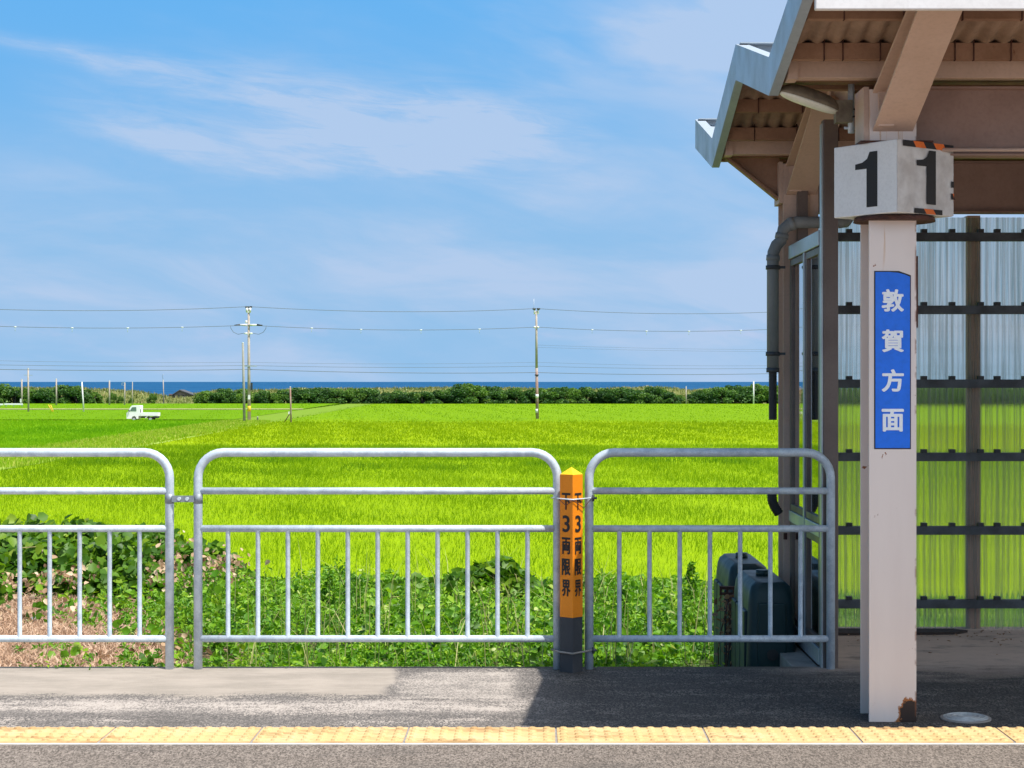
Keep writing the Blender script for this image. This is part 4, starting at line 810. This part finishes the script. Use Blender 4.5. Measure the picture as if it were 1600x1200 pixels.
for (y0, y1) in ((YF+.03, YV1-.03), (YV1+.03, YR1-.02), (YR1+.02, YV2-.03), (YV2+.03, YR2)):
    o = corr(y0, y1).build('roof_sheet', M['slate'], sh); md = o.modifiers.new('solid', 'SOLIDIFY'); md.thickness = .006
    # plain metal verge flashing lying on the sheet end
    a = MB(); a.poly([(XE+.013, y0, ftop(y0)-.03), (XE+.32, y0, ftop(y0)-.05), (XE+.32, y1, ftop(y1)-.05), (XE+.013, y1, ftop(y1)-.03)], [(0, 1, 2, 3)]); a.build('verge_flashing', M['flash'], sh)
for (y0, y1) in ((YF, YV1), (YV1, YR1), (YR1, YV2), (YV2, YR2)):
    h0, h1 = [.178 if y in (YR1, YR2) else .165 for y in (y0, y1)]; e = .0015
    b = MB(); b.prism([(y0+e, ftop(y0)-h0), (y1-e, ftop(y1)-h1), (y1-e, ftop(y1)), (y0+e, ftop(y0))], 'x', XE-.006, XE+.006)
    b.prism([(y0+e, ftop(y0)-h0), (y1-e, ftop(y1)-h1), (y1-e, ftop(y1)-h1+.004), (y0+e, ftop(y0)-h0+.004)], 'x', XE+.006, XE+.035)
    b.prism([(y0+e, ftop(y0)-.004), (y1-e, ftop(y1)-.004), (y1-e, ftop(y1)), (y0+e, ftop(y0))], 'x', XE+.006, XE+.05); b.build('bargeboard', M['flash'], sh)
for y in (YR1, YR2):
    b = MB(); b.box(XE+.007, XR, y-.012, y+.012, ftop(y)-.06, ftop(y)-.012); b.box(XE+.007, XR, y-.09, y+.09, ftop(y)-.012, ftop(y)-.006); b.build('ridge_cap', M['flash'], sh)
    MB().tube([(XE+.22, y-.02, ftop(y)-.02), (XE+.22, y-.02, ftop(y)+.05)], .004, 6).build('hook_bolt', M['rusty'], sh)
MB().box(XE+.0, XR, YF-.032, YF-.002, 2.745, 3.10).build('front_fascia', M['fascia'], sh, .004)
for y in (YV1, YV2):
    b = MB(); z = ftop(y)-.112; b.box(XE+.03, XR, y-.04, y+.04, z, z+.006); b.box(XE+.03, XR, y-.046, y-.04, z, z+.045); b.box(XE+.03, XR, y+.04, y+.046, z, z+.045); b.box(XE+.022, XE+.03, y-.046, y+.046, z, z+.045); b.build('valley_gutter', M['purlin'], sh)
def purlin(y, lit=False):
    zt = ftop(y)-.075-.012; b = MB(); h = .066; w = .045
    b.box(XE+.045, XR, y-.004, y+.004, zt-h, zt); b.box(XE+.045, XR, y+.004, y+w, zt-h, zt-h+.005); b.box(XE+.045, XR, y+.004, y+w, zt-.005, zt)
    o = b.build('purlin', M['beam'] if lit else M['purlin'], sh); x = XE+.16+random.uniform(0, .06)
    while x < 2.9 and y in (6.58, 6.90, 7.29, 9.33, 9.69):
        bb = MB(); bb.tube([(x, y-.008, zt-h-.006), (x, y-.008, zt+.03)], .003, 5); bb.tube([(x, y-.008, zt-h-.004), (x, y+.012, zt-h-.004)], .003, 5); bb.build('hook_bolt', M['rusty'], o); x += random.choice((.076, .152, .228))
for y in (6.58, 6.90, 7.29, 7.85, 8.22, 8.6, 8.98, 9.33, 9.69, 10.24, 10.6, 10.95): purlin(y)
for y in (7.47, 9.87):
    zt = ftop(y)-.09; MB().box(XE+.05, XR, y-.035, y+.035, zt-.075, zt).build('valley_beam', M['beam'], sh, .003)
    MB().box(XE+.045, XE+.085, y-.05, y+.05, zt-.082, zt+.01).build('end_cleat', M['beam'], sh)
def isec(b, pts_bot, pts_top, xc, wf, tf=.012, tw=.010):
    """tapered I-beam in the Y-Z plane"""
    (y0, z0), (y1, z1) = pts_bot; (y2, z2), (y3, z3) = pts_top
    b.prism([(y0, z0), (y1, z1), (y1, z1+tf), (y0, z0+tf)], 'x', xc-wf/2, xc+wf/2)
    b.prism([(y2, z2-tf), (y3, z3-tf), (y3, z3), (y2, z2)], 'x', xc-wf/2, xc+wf/2)
    b.prism([(y0, z0+tf), (y1, z1+tf), (y3, z3-tf), (y2, z2-tf)], 'x', xc-tw/2, xc+tw/2)
def frame(yc, xc, ylo, yhi, cmat):
    yA, yB = yc-.10, yc+.10
    b = MB(); b.box(xc-.098, xc+.098, yA, yA+.012, 0, 2.62); b.box(xc-.098, xc+.098, yB-.012, yB, 0, 2.62); b.box(xc-.005, xc+.005, yA+.012, yB-.012, 0, 2.62)
    o = b.build('column', cmat, sh, .0015)
    if xc < 2: o.data.transform(Matrix.Translation(Vector((1.497-xc, 7.52-yc, 0)))); o.location = (xc-1.497, yc-7.52, 0)
    zt = lambda y: ftop(y)-.16
    b = MB(); isec(b, ((ylo, zt(ylo)-.10), (yA-.001, 2.445)), ((ylo, zt(ylo)), (yA-.001, 2.615)), xc, .165)
    b.box(xc-.07, xc-.006, yA-.06, yA-.05, 2.46, 2.60); b.build('rafter', M['beam'], sh, .001)
    b = MB(); isec(b, ((yB+.001, 2.445), (yhi, zt(yhi)-.10)), ((yB+.001, 2.615), (yhi, zt(yhi))), xc, .165); b.build('rafter', M['beam'], sh, .001)
    b = MB(); b.box(xc-.12, xc-.099, yA+.0, yB, 2.40, 2.63); b.build('gusset', M['beam'], sh)
for xc in (1.497, 6.5):
    frame(7.52, xc, 6.52, 8.80, M['column'] if xc < 2 else M['beam']); frame(10.05, xc, 8.98, 10.98, M['beam'])
# knee brace outside the rear column
b = MB(); b.prism([(1.10, 2.66), (1.39, 2.66), (1.39, 2.43)], 'y', 10.02, 10.03); b.prism([(1.08, 2.66), (1.10, 2.66), (1.397, 2.425), (1.397, 2.405)], 'y', 9.99, 10.06); b.build('knee_brace', M['purlin'], sh)
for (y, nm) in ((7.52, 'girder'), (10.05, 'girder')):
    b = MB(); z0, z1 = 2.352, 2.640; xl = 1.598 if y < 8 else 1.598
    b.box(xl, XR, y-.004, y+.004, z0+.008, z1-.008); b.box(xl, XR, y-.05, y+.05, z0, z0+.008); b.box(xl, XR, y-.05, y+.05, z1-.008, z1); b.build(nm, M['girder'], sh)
# electric conduit under the first girder
MB().tube([(1.6, 7.44, 2.372), (4.5, 7.44, 2.372)], .008, 8).build('conduit', M['gyel'] if False else M['beam'], sh)
# glazed end
XG0, XG1 = 1.432, 1.470; YA, YB = 8.85, 9.93
MB().box(1.438, 1.512, YA-.03, YA+.04, -.005, 2.70).build('front_post', M['alu'], sh, .004)
MB().box(1.430, 1.4375, YA-.022, YA+.035, .0, 2.68).build('post_cover_strip', M['alul'], sh)
MB().box(XG0-.008, XG1+.008, YA+.042, YB, 2.085, 2.160).build('top_rail', M['alul'], sh, .003)
MB().box(XG0-.008, XG1+.008, YA+.042, YB, .003, .085).build('bottom_rail', M['alul'], sh, .003)
MB().box(1.30, 1.432, YA+.0, 10.3, -.6, -.01).build('kerb', M['conc'], sh, .006)
ym = 9.37
for (y0, y1) in ((YA+.045, ym-.002), (ym+.002, YB-.005)):
    for (z0, z1) in ((.090, .635), (.700, 2.080)):
        w = .048; b = MB(); b.box(XG0, XG1, y0, y0+w, z0, z1); b.box(XG0, XG1, y1-w, y1, z0, z1); b.box(XG0, XG1, y0+w, y1-w, z0, z0+.035); b.box(XG0, XG1, y0+w, y1-w, z1-.035, z1)
        o = b.build('window', M['alu'], sh, .002)
        MB().box(XG0+.012, XG0+.017, y0+w-.004, y1-w+.004, z0+.03, z1-.03).build('pane', M['glass'], o)
MB().box(XG0-.006, XG1+.006, YA+.042, YB, .637, .698).build('middle_rail', M['alul'], sh, .003)
MB().box(XG0-.009, XG0-.001, ym-.018, ym+.018, .087, 2.083).build('mullion_cover', M['alul'], sh)
MB().box(1.4725, 1.53, 9.90, 9.945, 2.16, 2.50).build('post_head', M['alu'], sh)
# clear corrugated back wall with girts
YW = 10.215; xw0 = 1.52; pitch = .032; xs = np.linspace(xw0, XR, int((XR-xw0)/pitch*8)); V = []
for i, x in enumerate(xs):
    for z in (.0, 2.345): V.append((x, YW+.0045*math.cos(2*math.pi*(x-xw0)/pitch), z))
MB().poly(V, [(2*i, 2*i+2, 2*i+3, 2*i+1) for i in range(len(xs)-1)], True).build('back_wall_sheet', M['poly'], sh)
for py in (370, 484, 599.5, 714, 829, 944):
    z = PZ(py, 10.16); b = MB(); b.box(1.52, XR, 10.155, 10.160, z-.024, z+.024); b.box(1.52, XR, 10.160, 10.20, z+.019, z+.024); b.box(1.52, XR, 10.160, 10.20, z-.024, z-.019)
    o = b.build('girt', M['girt'], sh)
    for x in [PX(q, 10.16) for q in (1327, 1363, 1398, 1444, 1488, 1532.6, 1558.6, 1602, 1646)]: MB().box(x-.016, x+.016, 10.15, 10.19, z+.024, z+.044).build('clip', M['black'], o)
for x in (2.535, 5.4): MB().box(x-.036, x+.036, 10.26, 10.35, -.6, 2.36).build('outer_post', M['outer'], sh)
# downpipe from the rear valley gutter
xd, yd = PX(1207.5, 9.86), 9.86; zc = 2.285; rp = .033
b = MB(); p = [(1.79, 10.05, 2.60), (1.79, 10.05, 2.40), (1.775, 10.0, 2.33), (1.74, 9.93, 2.295), (1.69, yd, zc), (1.46, yd, zc), (1.42, yd, zc-.012), (1.386, yd, zc-.04), (xd+.045, yd, zc-.10), (xd+.02, yd, zc-.125), (xd+.003, yd, zc-.165), (xd, yd, zc-.21), (xd, yd, PZ(577, yd))]
dp = b.tube(p, rp, 18).build('downpipe', M['pipe'], sh)
for q in ((5, 6), (7, 8), (10, 11)):
    c = MB(); a_ = Vector(p[q[0]]); e_ = Vector(p[q[1]]); c.tube([a_+(e_-a_)*.35, a_+(e_-a_)*.35+(e_-a_).normalized()*.03], rp+.004, 18); c.build('pipe_collar', M['pipe'], dp)
for py in (418, 553):
    z = PZ(py, yd); c = MB(); c.tube([(xd, yd, z-.011), (xd, yd, z+.011)], rp+.006, 18); c.box(xd+rp, 1.398, yd-.008, yd+.008, z-.006, z+.008); c.build('pipe_bracket', M['girt'], dp)
def hose(path, r, name):
    path = [Vector(q) for q in path]; pts = []; rs = []; n = 34 if name == 'flexible_hose' else 9
    for i in range(n*2+1):
        t = i/(n*2)*(len(path)-1); j = min(int(t), len(path)-2); pts.append(path[j].lerp(path[j+1], t-j)); rs.append(r*(1.0 if i % 2 else .88))
    return MB().tube(pts, rs, 14).build(name, M['black'], dp)
hose([(xd, yd, PZ(572, yd)), (xd, yd, PZ(656, yd))], .0235, 'flexible_hose')
MB().tube([(xd, yd, PZ(582, yd)), (xd, yd, PZ(575, yd))], .036, 16).build('hose_clamp', M['girt'], dp)
z = PZ(770, yd); c = MB(); c.box(xd-.03, 1.398, yd-.012, yd+.012, z-.008, z+.008); c.build('loose_bracket', M['rusty'], dp)
hose([(xd-.005, yd, PZ(772, yd)), (xd-.003, yd, PZ(783, yd)), (xd+.012, yd, PZ(793, yd)), (xd+.035, yd, PZ(803, yd))], .028, 'hose_stump')
MB().box(1.4, 1.42, 9.94, 9.953, PZ(844, 9.9), PZ(834, 9.9)).build('rust_bracket', M['rusty'], sh)
# rubber strip on the floor by the wall
o = thing('floor_mat', 'dark worn mat strip lying on the shelter floor along the clear wall', 'mat', (2.0, 10.03, 0)); b = MB(); b.prism([(1.55, 9.94), (2.36, 9.98), (2.45, 10.06), (2.38, 10.13), (1.55, 10.14)], 'z', .001, .014); b.build('sheet', M['mat'], o)

n = 150; x = rng.uniform(1.55, 3.4, n); y = 10.12-np.abs(rng.normal(0, .35, n)); P = np.stack([x, np.maximum(y, 8.95), np.full(n, .004)], 1)
tag(npmesh('leaf_litter', leaves(P, rng.uniform(.008, .026, n), 6., .6), LEAF_F, 6, M['brownleaf'], rng.uniform(0, .35, n)), 'crumbs of dry leaves on the shelter floor', 'leaf litter', kind='stuff')
# ------------------------------------------------------------------ lamp under the roof
yl = 7.68; A = Vector((PX(1312, yl), yl, PZ(176, yl))); T = Vector((PX(1214, yl), yl-.05, PZ(146, yl)))
lamp = thing('platform_lamp', 'old elongated lamp with milky lower cover, bracketed left of the column top', 'lamp', A)
def loft(name, mat, zup, zdn, w, k0=0., k1=1.):
    b = MB(); V = []; n = 14; dirv = (T-A); perp = Vector((0, 1, 0)); upv = Vector((.30, 0, .95)); seg = 12
    for i in range(n+1):
        t = k0+(k1-k0)*i/n; e = max(0., 1-abs(2*t-1)**3.2)**.5; e = max(e, .25)
        for j in range(seg):
            a_ = math.pi*j/(seg-1); V.append(A+dirv*t+perp*(w*e*math.cos(a_))+upv*((zup if zup else -zdn)*e*math.sin(a_)))
    F_ = [(i*seg+j, i*seg+j+1, (i+1)*seg+j+1, (i+1)*seg+j) for i in range(n) for j in range(seg-1)]+[(i*seg, (i+1)*seg, (i+1)*seg+seg-1, i*seg+seg-1) for i in range(n)]+[tuple(range(seg)), tuple(range(n*seg, n*seg+seg))]
    return b.poly(V, F_, True).build(name, mat, lamp)
loft('housing', M['lampb'], .058, 0, .060); loft('cover', M['lampw'], 0, .020, .056, .03, .97)
b = MB(); b.box(A.x-.02, A.x+.05, yl-.03, yl+.03, A.z-.045, A.z+.05); b.build('mount', M['lampb'], lamp)
b = MB(); xp = PX(1330, yl); b.tube([(xp, yl, PZ(208, yl)), (xp, yl, PZ(128, yl))], .014, 12); b.tube([(xp-.03, yl, PZ(200, yl)), (xp+.04, yl, PZ(200, yl))], .006, 6); b.build('bracket_tube', M['galv'], lamp)
b = MB(); b.tube([(xp+.02, yl-.02, PZ(146, yl)), (xp+.035, yl-.02, PZ(160, yl)), (xp+.01, yl-.02, PZ(172, yl)), (xp+.04, yl-.02, PZ(180, yl)), (xp-.02, yl-.02, PZ(186, yl))], .005, 6); b.build('lamp_wire', M['black'], lamp)

# ------------------------------------------------------------------ number box on the column
bs = .347; ba = math.radians(53); Cb = Vector((PX(1397, 7.50), 7.52, 0)); zb0, zb1 = 2.098, 2.395
uL = Vector((-math.cos(ba), math.sin(ba), 0)); uR = Vector((math.sin(ba), math.cos(ba), 0)); B0 = Cb-(uL+uR)*bs/2
nb_ = thing('number_box', 'white cube-shaped platform sign with black number 1 and hazard tape, round the column', 'sign', (Cb.x, Cb.y, zb0))
q4 = [B0, B0+uR*bs, B0+uR*bs+uL*bs, B0+uL*bs]
MB().poly([q+Vector((0, 0, zb0)) for q in q4]+[q+Vector((0, 0, zb1)) for q in q4], [(0, 1, 5, 4), (1, 2, 6, 5), (2, 3, 7, 6), (3, 0, 4, 7), (3, 2, 1, 0), (4, 5, 6, 7)]).build('box', M['white'], nb_, .004)
nL = -uR; nR = -uL                                      # outward normals of left and right faces
# crumpled clear wrap over the right face
V = []; n1, n2 = 26, 22
for i in range(n1+1):
    for j in range(n2+1):
        q = B0+uR*bs*(i/n1)*1.0+Vector((0, 0, zb0+.002+(zb1-zb0-.004)*j/n2)); d_ = .0025+.0035*(.5+.5*math.sin(i*.9+j*.55+2*math.sin(j*.4)))*max(0., math.sin(math.pi*i/n1))**.5+random.uniform(0, .0007); V.append(q+nR*d_)
MB().poly(V, [(i*(n2+1)+j, (i+1)*(n2+1)+j, (i+1)*(n2+1)+j+1, i*(n2+1)+j+1) for i in range(n1) for j in range(n2)], True).build('wrapper', M['wrap'], nb_)
ONE = [(.50, 0), (.86, 0), (.86, 1), (.60, 1), (.52, .88), (.36, .82), (.12, .80), (.12, .70), (.50, .70)]
def one(face_o, ex, wd, ht, lift, nrm):
    return MB().poly([face_o+ex*((x-.5)*wd)+Vector((0, 0, (y-.5)*ht))+nrm*lift for x, y in ONE], [(0, 1, 2, 3, 4, 5, 6, 7, 8)])
zm_ = (zb0+zb1)/2
one(B0+uL*bs*.47+Vector((0, 0, zm_-.003)), -uL, .165, .228, .0008, nL).build('digit', M['ink'], nb_)
one(B0+uR*bs*.50+Vector((0, 0, zm_+.004)), uR, .160, .222, .0075, nR).build('digit', M['ink'], nb_)
def hazard(x0, x1, z0, z1, n, start):
    for i in range(n):
        a0 = x0+(x1-x0)*i/n; a1 = x0+(x1-x0)*(i+1)/n; sl_ = .018; L0 = 0 if i == 0 else sl_; L1 = 0 if i == n-1 else sl_
        MB().poly([B0+uR*bs*q+Vector((0, 0, z))+nR*.0085 for q, z in ((a0+L0/bs, z0), (a1+L1/bs, z0), (a1, z1), (a0, z1))], [(0, 1, 2, 3)]).build('hazard_tape', M['hazo'] if (i+start) % 2 else M['ink'], nb_)
hazard(.08, .98, zb1-.026, zb1-.001, 5, 0); hazard(.28, .78, zb0+.001, zb0+.022, 3, 0)
hazard(.94, .99, zb0+.07, zb0+.095, 2, 0); hazard(.94, .99, zb0+.12, zb0+.145, 1, 0)
b = MB(); b.tube([(Cb.x, Cb.y-.02, zb0-.022), (Cb.x, Cb.y-.02, zb0-.004)], [.17, .165], 24); b.build('mounting_plate', M['rusty'], nb_)
MB().box(Cb.x-.16, Cb.x+.14, Cb.y-.13, Cb.y+.13, zb1+.001, zb1+.009).build('top_plate', M['rusty'], nb_)

# ------------------------------------------------------------------ blue direction sign on the column
ys = 7.42; sx0, sx1 = PX(1367.5, ys), PX(1421.5, ys); sz0, sz1 = PZ(700, ys), PZ(425, ys); xm = (sx0+sx1)/2
sg = thing('direction_sign', 'narrow blue vertical sign with white Japanese characters fixed to the beige column', 'sign', (xm, ys, sz0))
topc = [(sx1, sz1-.020), (sx1-.02, sz1-.011), (sx1-.05, sz1-.003), (sx1-.085, sz1), (sx0, sz1)]
MB().prism([(sx0, sz0), (sx1, sz0)]+topc, 'y', ys-.0045, ys-.0015).build('plate', M['blue'], sg)
b = MB(); o_ = .0045; b.prism([(sx0-o_, sz0-o_), (sx1+o_, sz0-o_), (sx1+o_, sz1-.014), (sx1-.045, sz1+.004), (sx1-.085, sz1+o_), (sx0-o_, sz1+o_)], 'y', ys-.0015, ys-.0003); b.build('backing', M['ink'], sg)
for ch, py in zip('敦賀方面', (469.5, 532.5, 594.5, 656.5)):
    vs, fs = glyph(ch, .085, .089); b = MB(); put_glyphs(b, [(vs, fs, 0., PZ(py, ys))], (xm, ys-.0058, 0), (1, 0, 0), (0, 0, 1), .0036); b.build('character', M['signw'], sg)
o = thing('rust_strip', 'rust-stained thin flat bar on the right edge of the column beside the blue sign', 'bar', (1.597, 7.43, PZ(455, ys))); MB().box(1.5965, 1.602, 7.421, 7.431, PZ(512, ys), PZ(400, ys)).build('bar', M['rusty'], o)

# ------------------------------------------------------------------ green water tanks
def tank(yf, label):
    o = thing('water_tank', label, 'tank', (1.262, yf+.36, -.42), 'slim green water tanks'); x0, x1 = 1.128, 1.396; y0, y1 = yf, yf+.74; zb, zt = -.42, .30
    bm = bmesh.new(); rows = [(zb, .0), (zb+.02, -.004), (zt-.06, .012), (zt, .020), (zt+.03, .030), (zt+.052, .055)]; n = 8; rings = []
    for z, ins in rows:
        r = .045; pts = []
        for (cx_, cy_, a0) in ((x0+ins+r, y0+ins+r, math.pi), (x1-ins-r, y0+ins+r, 1.5*math.pi), (x1-ins-r, y1-ins-r, 0), (x0+ins+r, y1-ins-r, .5*math.pi)):
            for q in range(n): t = a0+q/(n-1)*math.pi/2; pts.append(bm.verts.new((cx_+r*math.cos(t), cy_+r*math.sin(t), z)))
        rings.append(pts)
    for a_, c_ in zip(rings, rings[1:]):
        for i in range(len(a_)): bm.faces.new((a_[i], a_[(i+1) % len(a_)], c_[(i+1) % len(a_)], c_[i]))
    bm.faces.new(rings[-1]); bm.faces.new(rings[0][::-1]); bmesh.ops.recalc_face_normals(bm, faces=bm.faces)
    loc = worldloc(o)
    for v_ in bm.verts: v_.co -= loc
    for f in bm.faces: f.smooth = True
    me = bpy.data.meshes.new('body'); bm.to_mesh(me); bm.free(); me.materials.append(M['tank']); bd = bpy.data.objects.new('body', me); COL.objects.link(bd); bd.parent = o
    try: me.set_sharp_from_angle(angle=math.radians(38))
    except Exception: pass
    b = MB()
    for k in range(3):                                  # broad panels pressed into the long side
        yy = y0+.07+k*.21; b.prism([(yy, zb+.03), (yy+.185, zb+.03), (yy+.185, zt-.13), (yy+.165, zt-.10), (yy, zt-.10)], 'x', x0-.006, x0+.02)
    b.build('side_rib', M['tank'], o, .006)
    b = MB(); b.prism([(x0+.05, zb+.05), (x1-.05, zb+.05), (x1-.06, zt-.05), (x0+.06, zt-.05)], 'y', y0-.006, y0+.03); b.build('front_panel', M['tank'], o, .01)
    MB().tube([(1.262, yf+.40, zt+.045), (1.262, yf+.40, zt+.083)], .036, 18).build('cap', M['tank'], o)
    MB().tube([(1.262, y0-.02, -.02), (1.262, y0+.02, -.02)], .03, 16).build('tap_plug', M['black'], o)
tank(9.38, 'dark green slim water tank in front, beside the glazed shelter end')
tank(10.35, 'dark green slim water tank behind, with its round cap showing')
o = thing('slotted_bracket', 'rusty slotted steel bracket reaching from the glazed wall across the green tanks', 'bracket', (1.25, 10.24, .26)); z = PZ(923, 10.24); b = MB()
b.box(1.075, 1.39, 10.225, 10.229, z+.008, z+.024); b.box(1.075, 1.39, 10.225, 10.229, z-.024, z-.008)
for xx in (1.075, 1.112, 1.15, 1.19, 1.24, 1.3, 1.36): b.box(xx, xx+.014, 10.2255, 10.2285, z-.008, z+.008)
b.box(1.075, 1.39, 10.229, 10.26, z+.021, z+.025); b.build('bar', M['rusty'], o)
# dead vine hanging from the bracket
o = thing('dead_vine', 'withered brown vine hanging from the slotted bracket over the green tanks', 'plant', (1.13, 10.2, -.42)); b = MB()
for k in range(9):
    x_ = 1.13+random.uniform(-.03, .05); pth = [(x_, 10.20+random.uniform(-.02, .0), .2)]
    for q in range(1, 7): pth.append((pth[-1][0]-random.uniform(-.02, .035), 10.14-.03*q+random.uniform(-.02, .02), .2-q*.1))
    b.tube(pth, .0035, 5)
b.build('stem', M['rusty'], o); P = np.stack([1.10+rng.normal(0, .04, 150), 10.08+rng.normal(0, .05, 150), rng.uniform(-.42, .2, 150)], 1); npmesh('dead_foliage', leaves(P, rng.uniform(.015, .045, 150), .2, .6), LEAF_F, 6, M['brownleaf'], rng.uniform(0, .5, 150), o)
